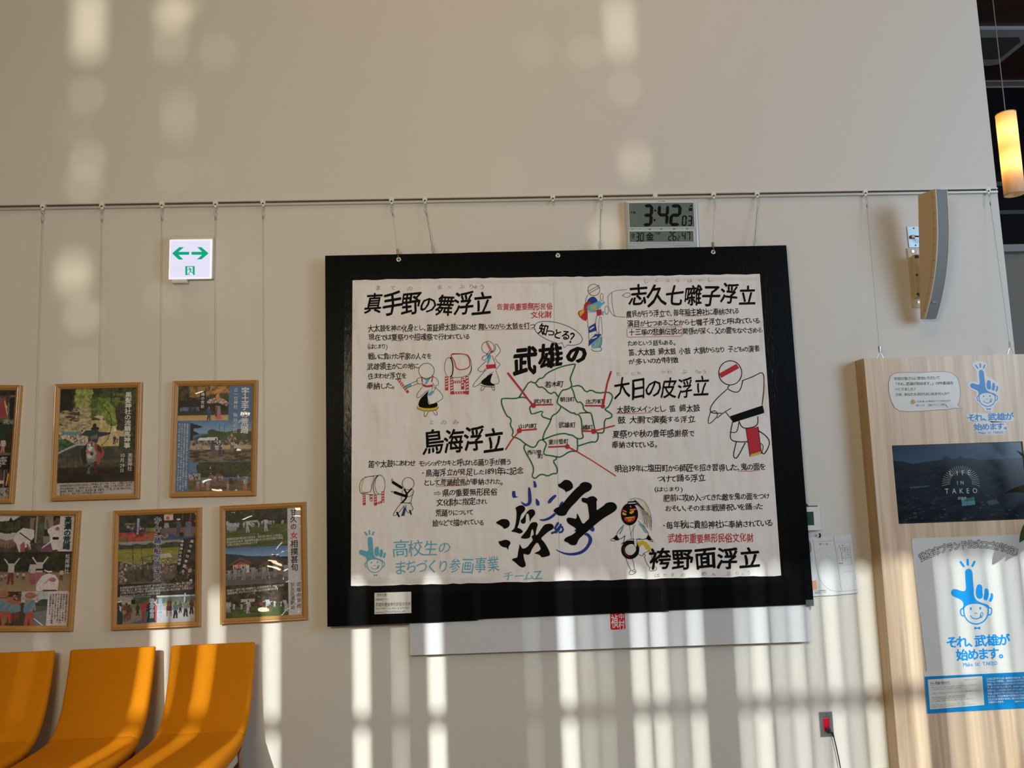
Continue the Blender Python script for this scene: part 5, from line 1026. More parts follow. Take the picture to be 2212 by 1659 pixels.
ptext(Rt, lc, ux, 'title_lettering', [('かんこ踊・船の原浮立', 603, 155, 603, 1010, 88)], TEXTN, .030, True, halo=(TEXTW, .075))
ptext(Rt, lc, ux, 'date_lettering', [('秋分の日', 545, 1225, 545, 1482, 56)], TEXTN, .024, True, halo=(TEXTW, .07)); ptext(Rt, lc, ux, 'shrine_lettering', [('船原鎮守神社', 652, 1225, 652, 1475, 50)], STICKB, .005, True, halo=(TEXTW, .045))
ptext(Rt, lc, ux, 'banner_lettering', [('船原若宮立浮会', 352, 165, 342, 378, 34), ('奉寄神社大明神', 930, 470, 885, 810, 40), ('鎮守神社奉献会', 1062, 465, 932, 920, 42)], TEXTW, .008, True)
ptext(Rt, lc, ux, 'caption_lettering', [('佐賀県武雄市山内町大字宮野 船の原区に伝わるかんこ踊は、都に住んだ', 130, 1072, 1065, 1040, 32), ('平家の落人が、都で覚えた踊りを踊ったのが始まりといわれています。加えて、', 130, 1108, 1060, 1076, 32), ('この地の浮立は江戸時代、武雄領主が家臣たちに習い覚えさせた 行列浮立の', 130, 1142, 1070, 1112, 32), ('原点がもとになっているといわれています', 130, 1182, 650, 1162, 30)], TEXTW, .004)
def p_ama(p):
    p.rect(0, 0, 2000, 2000, (30, 32, 22)); p.tex(115, 120, 930, 350, (30, 34, 22), (62, 62, 42), 44); p.tex(560, 120, 930, 330, (60, 52, 44), (38, 36, 28), 60, rag=True)
    p.poly([(115,375),(500,340),(930,310),(930,600),(115,625)], (70, 80, 34)); p.tex(115, 320, 930, 620, (84, 92, 40), (62, 70, 32), 130, 30, pts=[(115,375),(500,340),(930,310),(930,600),(115,625)])
    p.ell(270, 230, 50, 26, (46, 54, 30)); p.rect(440, 255, 550, 282, (150, 150, 150)); p.crowd(120, 250, 370, 400, 8, 130, [(180, 186, 198)], [(160, 164, 176)], sash=(150, 110, 60)); p.crowd(270, 560, 340, 355, 10, 70, [(180, 186, 198)], [(160, 164, 176)]); p.crowd(590, 920, 320, 325, 8, 56, [(180, 186, 198)], [(160, 164, 176)])
    for x, y in ((410, 418), (652, 410)): p.man(x, y, 190, (190, 196, 208), (176, 182, 196), (40, 30, 28), sash=(170, 140, 90), arms=2); p.poly([(x+12, y-100), (x+36, y-90), (x+50, y-40), (x+22, y-30)], (70, 30, 26))
    p.rect(115, 610, 935, 760, (50, 94, 150), (110, 150, 196)); p.poly([(115,685),(330,715),(450,745),(450,830),(115,860)], (44, 52, 66)); p.poly([(350,730),(690,745),(760,715),(880,790),(935,800),(935,850),(350,830)], (50, 56, 70)); p.poly([(115,830),(935,820),(935,960),(115,960)], (66, 46, 34)); p.poly([(150,840),(310,745),(470,820),(440,840),(310,780),(190,840)], (110, 66, 38)); p.poly([(210,850),(310,800),(420,840),(420,880),(390,900),(310,870),(215,900)], (130, 84, 54)); p.rect(210, 840, 395, 890, (160, 50, 50))
    for x in range(215, 395, 24): p.rect(x, 842, x+11, 890, (205, 190, 190))
    p.rect(385, 855, 425, 950, (180, 182, 190)); p.poly([(560,860),(740,750),(870,850),(870,960),(560,960)], (96, 74, 56)); p.rect(680, 820, 740, 960, (44, 42, 44)); p.rect(115, 950, 935, 1010, (120, 104, 92)); p.rect(115, 1000, 935, 1120, (88, 82, 82), (96, 90, 92))
    for x, y, h in ((160,1030,150),(235,1035,170),(290,1000,110),(350,1050,190),(475,1048,200),(525,960,60),(615,1045,190),(670,970,80),(770,1030,200),(905,1030,190)): p.man(x, y, h, (150, 160, 182), (130, 140, 166), (36, 28, 28), sash=(150, 116, 60), arms=2)
    p.rect(115, 1110, 940, 1400, (34, 32, 22)); p.tex(115, 1110, 940, 1400, (40, 38, 26), (76, 62, 40), 40); p.rect(115, 1400, 940, 1545, (62, 76, 36), (74, 90, 44)); p.tex(115, 1400, 940, 1545, (60, 76, 34), (80, 96, 46), 130, 24)
    p.rect(312, 1300, 495, 1340, (170, 165, 158)); p.crowd(120, 170, 1450, 1460, 3, 140, [(176, 184, 200)], [(160, 166, 180)])
    for x, y, h, l in ((220,1430,90,0),(320,1430,80,0),(408,1490,180,0),(660,1480,190,0),(755,1420,90,0),(840,1420,70,0),(905,1490,180,-20)): p.man(x, y, h, (184, 196, 216), (186, 200, 220), (40, 32, 30), sash=(170, 140, 90), lean=l, arms=2)
    p.poly([(650,1400),(680,1400),(695,1470),(655,1475)], (120, 26, 30)); p.poly([(425,1400),(440,1400),(446,1475),(415,1475)], (110, 26, 34)); p.man(575, 1450, 120, (170, 36, 40), (60, 40, 50)); p.rect(935, 0, 1200, 2000, (186, 180, 190))
Rt, lc, ux = framed([(50,75),(1172,30),(1195,1560),(62,1632)], (115,110,1122,1545), (465, 1080), 6.034, 'oak framed poster with white title strip, lower row, nearest the black board', p_ama, 16)
ptext(Rt, lc, ux, 'title_lettering', [('甘久の', 1022, 125, 1022, 415, 82), ('相撲甚句', 1028, 545, 1028, 965, 96)], TEXTK, .018, True); ptext(Rt, lc, ux, 'title_red_character', [('女', 1026, 440, 1026, 530, 92)], TEXTR, .02, True)
ptext(Rt, lc, ux, 'school_lettering', [('武雄中学校', 1080, 1105, 1080, 1465, 56), ('甘久区運動会', 998, 1110, 998, 1470, 56)], TEXTK, .0, True)
ptext(Rt, lc, ux, 'caption_lettering', [('佐賀県武雄市朝日町大字甘久　甘久区に伝わるこの芸能は、', 132, 495, 885, 472, 32), ('明治20年代後半、相撲甚句の盛んだった大町方面から師匠', 132, 535, 885, 508, 32), ('を招いて覚えたのが始まりです', 134, 572, 540, 556, 32),
    ('民謡の一節で、祝い相撲甚句、武雄相撲甚句、佐賀の名所', 132, 1178, 885, 1140, 32), ('相撲甚句、キャサンバンが謡い上げられ踊られます', 134, 1215, 812, 1180, 32)], TEXTW, .002)

# ------------------------------------------------------------------ wooden display panel at the right
pd = .097
pa = W(1865.4, 773.8, pd); pb = W(1943.8, 1659, pd)
px0 = (pa.x+pb.x)/2; pz1 = (W(1865.4, 773.8, pd).z+W(2212, 765, pd).z)/2; pw = 1.18
wp = empty('wooden_display_panel', (px0+pw/2, -pd/2, 0)); tag(wp, 'tall light ash veneered display panel holding the screen, right of the black board', 'display panel')
tl, tr_, br_, bl_ = W(1926, 963, pd), W(2209, 953, pd), W(2214, 1122, pd), W(1942, 1132, pd)
tx0, tx1, tz0, tz1 = (tl.x+bl_.x)/2-wp.location.x, (tr_.x)-wp.location.x, (bl_.z+br_.z)/2, (tl.z+tr_.z)/2
fy = -pd/2
mb = MB()
for bx in ((-pw/2, tx0, .002, pz1), (tx1, pw/2, .002, pz1), (tx0, tx1, tz1, pz1), (tx0, tx1, .002, tz0)): mb.box(bx[0], bx[1], fy, fy+.02, bx[2], bx[3])
mb.build('front_veneer', ASH, wp)
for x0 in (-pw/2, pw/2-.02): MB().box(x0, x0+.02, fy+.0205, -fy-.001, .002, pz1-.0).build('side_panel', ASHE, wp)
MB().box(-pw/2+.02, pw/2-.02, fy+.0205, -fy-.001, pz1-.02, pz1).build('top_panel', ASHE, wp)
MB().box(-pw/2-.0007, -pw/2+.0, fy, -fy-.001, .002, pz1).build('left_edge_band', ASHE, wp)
tv = empty('display_screen', (wp.location.x+(tx0+tx1)/2, -pd+.006, (tz0+tz1)/2)); tag(tv, 'dark screen set into the wooden panel showing an aerial town view at dusk', 'screen')
w, h = (tx1-tx0)/2-.001, (tz1-tz0)/2-.001
MB().box(-w, w, .001, .022, -h, h).build('screen_bezel', mat('black_bezel', (.01, .01, .01), .3), tv)
TVC = (1750, 700); TVS = 3.318
def p_tv(p):
    p.rect(500, 800, 1700, 1500, (10, 14, 20)); p.rect(580, 840, 1600, 985, (20, 40, 62), (40, 64, 88))
    p.tex(580, 940, 1600, 1050, (9, 14, 22), (14, 22, 32), 90, pts=[(580,955),(650,965),(720,985),(860,970),(940,960),(965,938),(985,935),(1010,955),(1030,962),(1060,950),(1085,936),(1105,955),(1180,960),(1250,975),(1400,970),(1600,960),(1600,1050),(580,1050)])
    p.tex(580, 1010, 1600, 1440, (9, 13, 19), (18, 26, 34), 60, 20)
    for i in range(420):
        y = 1030+400*p.rs.rand()**1.3; x = p.rs.uniform(590, 1590); s_ = (y-1000)/400; w_ = 3+16*s_*p.rs.rand(); c = p.rs.choice([24, 34, 46, 62]); p.poly([(x, y), (x+w_*1.6, y-w_*.3), (x+w_*1.9, y+w_*.25), (x+w_*.3, y+w_*.55)], (c*.75, c*1.05, c*1.25))
    p.poly([(690,1160),(830,1155),(835,1195),(695,1215)], (16, 20, 26)); p.poly([(690,1160),(830,1153),(832,1163),(692,1172)], (50, 66, 78)); p.poly([(1060,1265),(1155,1255),(1160,1310),(1060,1320)], (70, 112, 124)); p.poly([(1080,1260),(1150,1258),(1155,1280),(1085,1285)], (40, 92, 84)); p.poly([(1245,1290),(1320,1275),(1340,1310),(1260,1320)], (44, 64, 76)); p.poly([(960,1320),(1050,1300),(1060,1350),(930,1370)], (20, 26, 46))
    p.line([(620,1330),(800,1290),(1000,1230),(1150,1200)], 7, (24, 34, 40)); p.line([(640,1380),(900,1320),(1100,1240)], 5, (28, 36, 42))
SCREEN = print_mat('screen_image', .22, emit=.55, gain=.25)
pc = Pic(583, 848, 1533+20, 1430, 3.3, 21); p_tv(pc); pc.build('screen_picture', -w+.004, w-.004, -h+.004, h-.004, .0, SCREEN, tv)
tvs = Sheet('tmp', [(1926, 963), (2209, 953), (2214, 1122), (1942, 1132)], pd-.006, (0, 0), 1); bpy.data.objects.remove(tvs.root); tvs.root = tv; tvs.c = Vector(tv.location); tvs.a = 0
tvs.at(TVC, TVS)
SCRT = mat('screen_white', (.1, .1, .1), .5, emit=((.42, .47, .48), .45))
mb = MB()
for i in range(27):
    a_ = math.radians(183-i*186/26); cx, cy = 1080, 1140
    r0, r1 = 92, 136
    r0 = 78 if 0 < i < 26 else 78; k_ = math.hypot(math.cos(a_), math.sin(a_))
    mb.ribbon(tvs.Ls([(cx+r0*math.cos(a_)*1.0, cy-r0*.95*math.sin(a_)), (cx+r1*math.cos(a_), cy-r1*math.sin(a_)+12)]), .0014, -.001, caps=False)
mb.build('sun_ray_logo', SCRT, tv)
lines_part(tvs, 'screen_lettering', [('L I F E', 998, 1070, 1150, 1064, 46), ('I N', 1048, 1138, 1100, 1136, 36), ('T A K E O', 965, 1198, 1198, 1194, 48), ('武雄市', 1057, 1249, 1120, 1247, 20)], SCRT, -.001, .0, parent=tv)

def panel_sheet(name, quad, d, org, sc, label, cat):
    s_ = Sheet(name, quad, d, org, sc); s_.root['label'] = label; s_.root['category'] = cat; return s_
UPC = ((1750, 700), 3.318); LOC = ((1750, 1130), 3.1364)
# speech bubble sticker
sb = panel_sheet('speech_bubble_sticker', [(560,345),(1078,340),(1090,622),(575,628)], pd+.0006, *UPC, 'white speech bubble sticker with black Japanese lettering at the top of the wooden panel', 'sticker')
bub = [(563,470),(562,420),(575,375),(605,352),(680,346),(780,349),(880,342),(965,340),(1020,352),(1055,385),(1072,440),(1077,500),(1070,555),(1055,580),(1072,594),(1092,604),(1035,603),(980,612),(880,618),(800,624),(700,628),(640,622),(605,600),(580,550),(567,500)]
mbb = MB(); mbb.prism(sb.Ls(bub), -.0003, .0004); mbb.build('sticker_paper', PAPER, sb.root)
MB().ribbon(sb.Ls(bub), .0016, -.0006, closed=True).build('sticker_outline', TEXTK, sb.root)
lines_part(sb, 'sticker_lettering', [('市民の皆さんに参加いただいて', 598, 392, 930, 384, 24), ('「それ、武雄が始めます。」のPR動画を', 598, 430, 1028, 422, 24), ('つくりました！', 605, 468, 770, 465, 23), ('さあ、あなたも何かはじめませんか？', 610, 506, 1012, 497, 23)], TEXTK, -.0007, .010)
lines_part(sb, 'sticker_small_lettering', [('ロゴを使った商品をつくりませんか？', 758, 556, 1016, 549, 15), ('詳しくは', 758, 583, 820, 581, 15), ('武雄市ブランド', 846, 582, 922, 579, 11), ('検索', 936, 578, 964, 577, 12)], TEXTK, -.0007, .004)
mb = MB(); mb.ribbon(sb.Ls([(840,573),(972,568),(972,589),(840,592)]), .0007, -.0007, closed=True); mb.ribbon(sb.Ls([(928,570),(928,590)]), .0007, -.0007); mb.ribbon(sb.Ls([(970,580),(990,600)]), [.003, .001], -.0009); mb.ribbon(sb.Ls([(736,545),(736,565)]), .0016, -.0010)
mb.ribbon(sb.Ls([(736+15*math.cos(i*PI/8), 558+15*math.sin(i*PI/8)) for i in range(16)]), .0009, -.0010, closed=True); mb.build('search_box', TEXTK, sb.root)
MB().disc(sb.L(736, 558), sb.u(15), -.0008).build('orange_dot', mat('orange_print', (.62, .38, .10), .5), sb.root)
# logo sticker
ls = panel_sheet('logo_sticker', [(1120,270),(1455,262),(1460,785),(1125,795)], pd+.0006, *UPC, 'blue and white cut-out sticker of a pointing hand and smiling face, above the screen', 'sticker')
place1 = lambda x, y: (1268+(x-1122)*.70+(y-600)*.03, 540+(y-612)*.70)
mb = MB()
OUT = [(985,240),(1030,225),(1066,220),(1115,232),(1140,262),(1118,300),(1122,330),(1130,380),(1175,395),(1215,430),(1250,455),(1262,500),(1250,540),(1232,555),(1255,590),(1245,630),(1215,650),(1190,690),(1165,735),(1100,735),(1070,695),(1030,650),(1000,625),(995,590),(1015,570),(1015,540),(985,520),(945,505),(928,470),(940,435),(980,425),(1025,435),(1030,380),(1025,330),(1012,300),(985,270)]
mb.prism(sb.Ls([]) or ls.Ls([place1(*p) for p in OUT]), -.0003, .0004)
for q in ([(1120,650),(1180,635),(1240,640),(1455,632),(1462,690),(1440,700),(1300,705),(1270,690),(1130,700)], [(1168,705),(1240,695),(1400,700),(1418,750),(1400,765),(1390,792),(1210,798),(1205,770),(1170,765)]): mb.prism(ls.Ls(q), -.0002, .0003)
mb.build('sticker_backing', PAPER, ls.root)
logo(ls, place1, 'hand_and_face_logo', STICKB, -.0006, .70)
lines_part(ls, 'slogan_lettering', [('それ、武雄が', 1128, 672, 1455, 660, 54), ('始めます。', 1172, 738, 1420, 730, 50)], STICKB, -.0006, .028); lines_part(ls, 'slogan_english', [('Make It! TAKEO', 1210, 780, 1385, 776, 22)], STICKB, -.0006, .02)
# poster
po = panel_sheet('white_poster', [(690,103),(1449+60,75),(1560,1000),(790,1010)], pd+.0012, *LOC, 'white poster with a blue pointing hand and face logo, below the dark screen', 'poster')
PQ = [(700,103),(1449,77),(1600,72),(1640,990),(792,1018),(760,760),(715,380),(688,130),(690,110)]
mb = MB(); mb.prism(po.Ls(PQ), -.0005, .0006); mb.build('poster_paper', mat('poster_stock', (.72, .71, .70), .35, coat=.3), po.root)
mbt, mbo = MB(), MB(); st = '武雄市ブランド公式ロゴが決定！'
for i, ch in enumerate(st):
    u_ = i/(len(st)-1); x = 762+u_*650; y = 225-215*u_+155*u_*u_ ; y = 228-4*72*u_*(1-u_)*1.0-26*u_; sl = math.atan2(-4*72*(1-2*u_)-26, 650); dx, dy = math.cos(sl)*25, math.sin(sl)*25
    a_, b_ = po.L(x-dx, y-dy), po.L(x+dx, y+dy)
    text_into(mbo, ch, a_, b_, po.u(54), -.0008, .075, 0, kan=1.0); text_into(mbt, ch, a_, b_, po.u(54), -.0011, .014, 0, kan=1.0)
mbo.build('arched_lettering_outline', TEXTK, po.root); mbt.build('arched_lettering', mat('pale_lettering', (.70, .68, .66), .5), po.root)
logo(po, lambda x, y: (x, y), 'hand_and_face_logo', LOGOB, -.0008, 1.0)
lines_part(po, 'slogan_lettering', [('それ、武雄が', 925, 808, 1348, 788, 74), ('始めます。', 988, 895, 1320, 878, 72)], LOGOB, -.0008, .034); lines_part(po, 'slogan_english', [('Make It! TAKEO', 1036, 960, 1268, 948, 32)], LOGOB, -.0008, .022)
# blue leaflet
bs = panel_sheet('blue_leaflet', [(775,1010),(1560,985),(1575,1255),(795,1290)], pd+.0028, *LOC, 'blue leaflet with a pale text box, over the bottom of the white poster', 'leaflet')
MB().prism(bs.Ls([(772,1008),(1600,978),(1615,1245),(792,1290),(786,1200)]), -.0004, .0006).build('leaflet_paper', PAPER, bs.root)
MB().flat(bs.Ls([(775,1040),(1600,1001),(1615,1245),(792,1290),(786,1200)]), -.0007).build('blue_field', mat('leaflet_blue', (.0, .24, .60), .4), bs.root)
MB().flat(bs.Ls([(796,1060),(1165,1036),(1180,1232),(812,1262)]), -.0010).build('pale_text_box', mat('pale_box', (.72, .70, .66), .5), bs.root)
bs.at((1960, 1420), 2212/252)
lines_part(bs, 'box_lettering', [('〔武雄市のキャッチコピー〕', 1045, 430, 1375, 408, 26), ('「あったらいいな」を、つくるんです。「できるといい」を、やるんです。', 438, 575, 1338, 515, 26), ('「こうしてほしい」を「こうしよう！」と考える。', 438, 612, 1025, 572, 26), ('「あるモノ」を活かして「ないモノ」をつくる。それ、武雄の得意とするところ。', 445, 690, 1400, 622, 26),
    ('市民で意見を出し合って、市民で解決策を見つけ出す。', 458, 765, 1122, 712, 26), ('一人ひとりが武雄の顔であり、武雄の代表なのだから。', 458, 800, 1122, 745, 26), ('チーム武雄は、全員アイディア、全員アクションでいきましょう。', 458, 835, 1265, 776, 26), ('それ、おもしろい。それ、新しいねっ。それ、人集くなっ。', 458, 908, 1185, 856, 26), ('いろんな「それ」を、武雄が始めます。それ、武雄だから始めます。', 458, 945, 1305, 885, 26)], mat('grey_print', (.20, .18, .17), .5), -.0013, .0)
lines_part(bs, 'box_heading', [('それ、武雄が始めます。', 432, 492, 818, 468, 48)], TEXTK, -.0013, .01, 1); MB().ribbon(bs.Ls([(432, 532), (818, 502)]), .0008, -.0013).build('box_rule', STICKB, bs.root)
lines_part(bs, 'leaflet_lettering', [('このロゴデザインは、直感的に伝わる「そ', 1495, 408, 2225, 378, 38), ('アクションで表現し、指向をもワクワクし', 1500, 462, 2230, 432, 38), ('笑顔」のイメージを組み合わせてカタチに', 1505, 518, 2235, 486, 38), ('す。多くの皆さんに愛され、未来につなが', 1510, 572, 2240, 542, 38), ('が伝わることを目的に制作されています。', 1515, 630, 2215, 600, 38),
    ('今後、武雄市ブランド公式ロゴとしてそ', 1518, 688, 2225, 656, 38), ('とともに、例えば商品や武雄ならではの', 1523, 742, 2230, 712, 38), ('どにロゴを使用するなど、皆さんに活用', 1528, 798, 2225, 766, 38), ('ら進めていきます。', 1535, 852, 1835, 838, 38), ('武雄市シティ', 2035, 838, 2210, 828, 24)], TEXTW, -.0010, .012)

# ------------------------------------------------------------------ column loudspeaker
def spk():
    zt = W(2019.8, 408.7, .232).z; zb = W(2008.2, 688.3, .075).z
    bx = W(1983.2, 422.2, .15).x
    sd = Vector((.41, -.91)); fd = Vector((.98, .20))*.074
    root = empty('wall_loudspeaker', (bx, -.12, (zt+zb)/2)); tag(root, 'tall beige column loudspeaker with curved grey grille on the wall, above the wooden panel', 'loudspeaker')
    n = 16; rings = []
    for i in range(n+1):
        t = i/n; z = zt+(zb-zt)*t
        db = .15-.085*t; ts = [0, .38, .66, .83, 1]; dv = [.232, .212, .172, .128, .086]; df = float(np.interp(t, ts, dv))
        df = .232-.05*t-.10*t**2.6
        L_ = (df-db)/.91; L_ = max(L_, .01)
        B0 = Vector((bx+.03*0, -db)); F0 = B0+sd*L_
        rings.append((B0, F0, F0+fd, B0+fd*1.0, z))
    o = root.location
    def P(v, z): return (v.x-o.x, v.y-o.y, z-o.z)
    mb = MB(); vs_ = []; fs_ = []
    for r_ in rings:
        for k_ in range(4): vs_.append(P(r_[k_], r_[4]))
    for i in range(n):
        a_, b_ = i*4, (i+1)*4
        for k_ in range(4): fs_.append((a_+k_, a_+(k_+1) % 4, b_+(k_+1) % 4, b_+k_))
    fs_ += [(3, 2, 1, 0), (n*4, n*4+1, n*4+2, n*4+3)]
    BE = mat('beige_cabinet', (.56, .42, .26), .5)
    mk('cabinet', vs_, fs_, BE, root)
    # grille slightly proud of the front between two thin rims
    vs_ = []; nrm = Vector((sd.x, sd.y))*.004
    for r_ in rings:
        vs_ += [P(r_[1]+fd*.07+nrm, r_[4]), P(r_[2]-fd*.05+nrm, r_[4])]
    G = mat('grey_grille', (.20, .21, .21), .55, bump=((500, 500, 500), .5, .002))
    mk('grille', vs_, [(2*i, 2*i+1, 2*i+3, 2*i+2) for i in range(n)], G, root)
    for f0, f1 in ((0, .07), (.95, 1)):
        vs_ = []
        for r_ in rings:
            a0, a1 = r_[1]+fd*f0, r_[1]+fd*f1
            vs_ += [P(a0, r_[4]), P(a0+nrm*1.6, r_[4]), P(a1+nrm*1.6, r_[4]), P(a1, r_[4])]
        fs2 = []
        for i in range(n):
            for k_ in range(4): fs2.append((i*4+k_, i*4+(k_+1) % 4, i*4+4+(k_+1) % 4, i*4+4+k_))
        mk('front_rim', vs_, fs2+[(0, 1, 2, 3), (n*4+3, n*4+2, n*4+1, n*4)], mat('cream_rim', (.62, .52, .38), .45), root)
    for i in range(1, 9):      # joints of the side trim strip
        r_ = rings[i*2-1]; a0 = r_[1]-sd*.012; a1 = r_[1]
        off = Vector((-.91, -.41))*.0006
        mk('trim_joint', [P(a0+off, r_[4]+.001), P(a1+off, r_[4]+.001), P(a1+off, r_[4]-.001), P(a0+off, r_[4]-.001)], [(0, 1, 2, 3)], DARKGAP, root)
    vs_ = [P(r_[1]-sd*.013+Vector((-.91, -.41))*.0006, r_[4]) for r_ in rings]+[P(r_[1]-sd*.0145+Vector((-.91, -.41))*.0006, r_[4]) for r_ in rings]
    mk('trim_line', vs_, [(i, i+1, n+2+i, n+1+i) for i in range(n)], mat('trim_brown', (.36, .25, .14), .6), root)  # thin darker line along the side trim
    r_ = rings[14]; c = r_[1]+fd*.45+nrm*1.5
    bp = [(-.016, -.007), (.016, -.007), (.016, .007), (-.016, .007)]; f_ = fd.normalized()
    mk('badge', [P(c+f_*u_, r_[4]+v_) for u_, v_ in bp], [(0, 1, 2, 3)], mat('badge_grey', (.12, .12, .12), .4), root)
    mbx = MB(); text_into(mbx, 'BOSE', (-.014, 0), (.014, 0), .011, 0, .02)
    mk('badge_lettering', [P(c+nrm*.2+f_*v[0], r_[4]+v[2]) for v in mbx.v], mbx.f, TEXTW, root)
    # mount and connection plate (on the wall behind)
    s_ = Sheet('connection_plate', [(1959, 489), (1989, 488), (1992, 534), (1963.5, 535)], .004)
    tag(s_.root, 'square steel connection plate on the wall behind the loudspeaker', 'wall plate')
    w, h = s_.w/2, s_.h/2; MB().box(-w, w, 0, .004, -h, h).build('plate', mat('blued_steel', (.30, .36, .38), .35, .8), s_.root, bevel=.001)
    for z in (-h+.012, h-.012): MB().cyl((0, -.002, z), .004, .002, 'y', 10).build('screw', DARKGAP, s_.root)
    MB().box(-.024, -.004, -.012, .0, -.010, .008).build('cable_clamp', BRASS, s_.root, bevel=.002)
    MB().tube([(-.004, -.01, 0), (.02, -.03, -.01), (.05, -.05, -.02)], .004, 8).build('speaker_cable', mat('dark_cable', (.04, .05, .03), .5), s_.root, smooth=True)
    # bracket arm
    a_ = [W(1971, 551, .05), W(1985, 549, .05), W(1987.5, 640, .05), W(1980, 641, .05)]
    oo = root.location; mb = MB()
    q = [v-oo for v in a_]
    mb.add([(v.x, v.y, v.z) for v in q]+[(v.x+.0, v.y+.006, v.z) for v in q], [(0, 1, 2, 3), (7, 6, 5, 4), (0, 4, 5, 1), (1, 5, 6, 2), (2, 6, 7, 3), (3, 7, 4, 0)])
    mb.build('bracket_arm', mat('bracket_beige', (.60, .48, .34), .5), root)
    MB().box(q[2].x-.004, q[2].x+.05, q[2].y-.003, q[2].y+.008, q[2].z+.0, q[0].z-.02).build('bracket_side', MATS['bracket_beige'], root)
    MB().box(q[3].x+.0, q[3].x+.05, .113, .1195, q[3].z-.05, q[0].z+.05).build('wall_rail', MATS['bracket_beige'], root)
    MB().box(q[3].x+.01, q[3].x+.05, .07, .114, q[3].z-.0, q[3].z+.02).build('lower_hinge', MATS['bracket_beige'], root)
    MB().box(q[3].x+.01, q[3].x+.05, .07, .114, q[0].z-.02, q[0].z-.0).build('upper_hinge', MATS['bracket_beige'], root)
    for px, py in ((1979.5, 554), (1980.5, 594), (1982, 635)):
        v = W(px, py, .052)-oo; MB().cyl((v.x, v.y-.004, v.z), .0055, .005, 'y', 10).build('bolt', mat('dark_bolt', (.10, .09, .08), .4, .6), root)
    for px, py in ((1971, 543.5), (1982.5, 653)):
        v = W(px, py, .004)-oo; MB().cyl((v.x, v.y-.006, v.z), .008, .010, 'y', 12).build('wall_bolt', STEEL, root)
spk()

# ------------------------------------------------------------------ red outlet, thermometer, floor plan
s = Sheet('power_outlet', [(1768.8, 1538), (1798, 1536.5), (1802, 1591), (1773.3, 1592.5)], .005)
tag(s.root, 'steel wall plate with a red double socket low on the wall', 'outlet')
w, h = s.w/2, s.h/2
MB().box(-w, w, 0, .005, -h, h).build('face_plate', mat('brushed_plate', (.42, .42, .42), .35, .8), s.root, bevel=.002)
SKB = MB().box(-.0155, .0145, -.003, .0, -h+.026, h-.032).build('socket_block', mat('red_plastic', (.65, .0, .025), .35), s.root, bevel=.001)
mb = MB(); zc = h-.050
for dx in (-.008, .006): mb.box(dx-.001, dx+.001, -.0034, -.0028, zc-.001, zc+.008)
mb.box(-.003, .002, -.0034, -.0028, zc-.014, zc-.009); mb.build('socket_slots', DARKGAP, SKB)
for z in (h-.012, -h+.013): MB().cyl((0, -.002, z), .0042, .002, 'y', 12).build('plate_screw', mat('brass_screw', (.55, .45, .25), .3, .9), s.root)
mb = MB(); text_into(mb, '自家発電 100V', (-.019, h-.024), (.018, h-.024), .005, -.0004); mb.build('plate_lettering', TEXTK, s.root)
pl = W(1788, 1576, .012)
pg = empty('plug_with_cord', (pl.x, -.012, pl.z)); tag(pg, 'black plug with a black cord hanging down from the red socket', 'plug')
MB().hexa([(-.012,-.018,-.012),(.010,-.020,-.012),(.012,.003,-.012),(-.012,.003,-.010),(-.010,-.018,.010),(.010,-.020,.006),(.012,.003,.010),(-.012,.003,.011)]).build('plug_body', mat('black_rubber', (.012, .012, .012), .4), pg, bevel=.003)
cd = [W(x, y, d_)-pg.location for x, y, d_ in ((1790,1577,.030),(1797,1583,.034),(1801,1592,.034),(1806,1612,.034),(1812,1640,.034),(1815.5,1660,.034),(1817,1680,.034))]
MB().tube(cd[:3], [.008, .006, .004], 10).build('strain_relief', MATS['black_rubber'], pg, smooth=True)
P_ = [Vector(cd[1]+(cd[2]-cd[1])*0.3)]+cd[2:]+[Vector((cd[-1].x+.01, cd[-1].y, -pl.z+.006)), Vector((cd[-1].x+.08, cd[-1].y-.05, -pl.z+.006))]
MB().tube(P_, .0028, 10).build('cord', MATS['black_rubber'], pg, smooth=True)

s = Sheet('wall_thermometer', [(1700, 1096), (1771, 1094), (1775, 1146), (1704, 1148)], .022)
tag(s.root, 'white thermometer with a small green display, half behind the right edge of the black board', 'thermometer')
w, h = s.w/2, s.h/2
MB().box(-w, w, 0, .0215, -h, h).build('case', WHITE, s.root, bevel=.004)
MB().box(-w, w-.01, .001, .021, h+.0, h+.004).build('top_flap', DARKGAP, s.root)
s.at((1700, 1070), 6.635)
MB().flat(s.Ls([(200,236),(378,234),(390,428),(210,432)]), -.0006).build('green_display', mat('green_lcd', (.035, .085, .06), .2, coat=.5), s.root)
lines_part(s, 'display_digits', [('2', 262, 332, 288, 331, 40), ('73', 298, 330, 336, 328, 34)], LCDK, -.0010, .006)
mb = MB(); mb.ribbon(s.Ls([(378,182),(470,175),(490,320),(398,325)]), .0005, -.0006); mb.ribbon(s.Ls([(392,325),(398,430),(480,420)]), .0005, -.0006); mb.build('panel_lines', mat('grey_line', (.5, .5, .5), .5), s.root)
MB().tube([(-.01, -.004, h+.006), (.0, -.010, h+.014), (.012, -.008, h+.012), (.02, -.002, h+.006)], .005, 8).build('black_clip', LCDK, s.root, smooth=True)

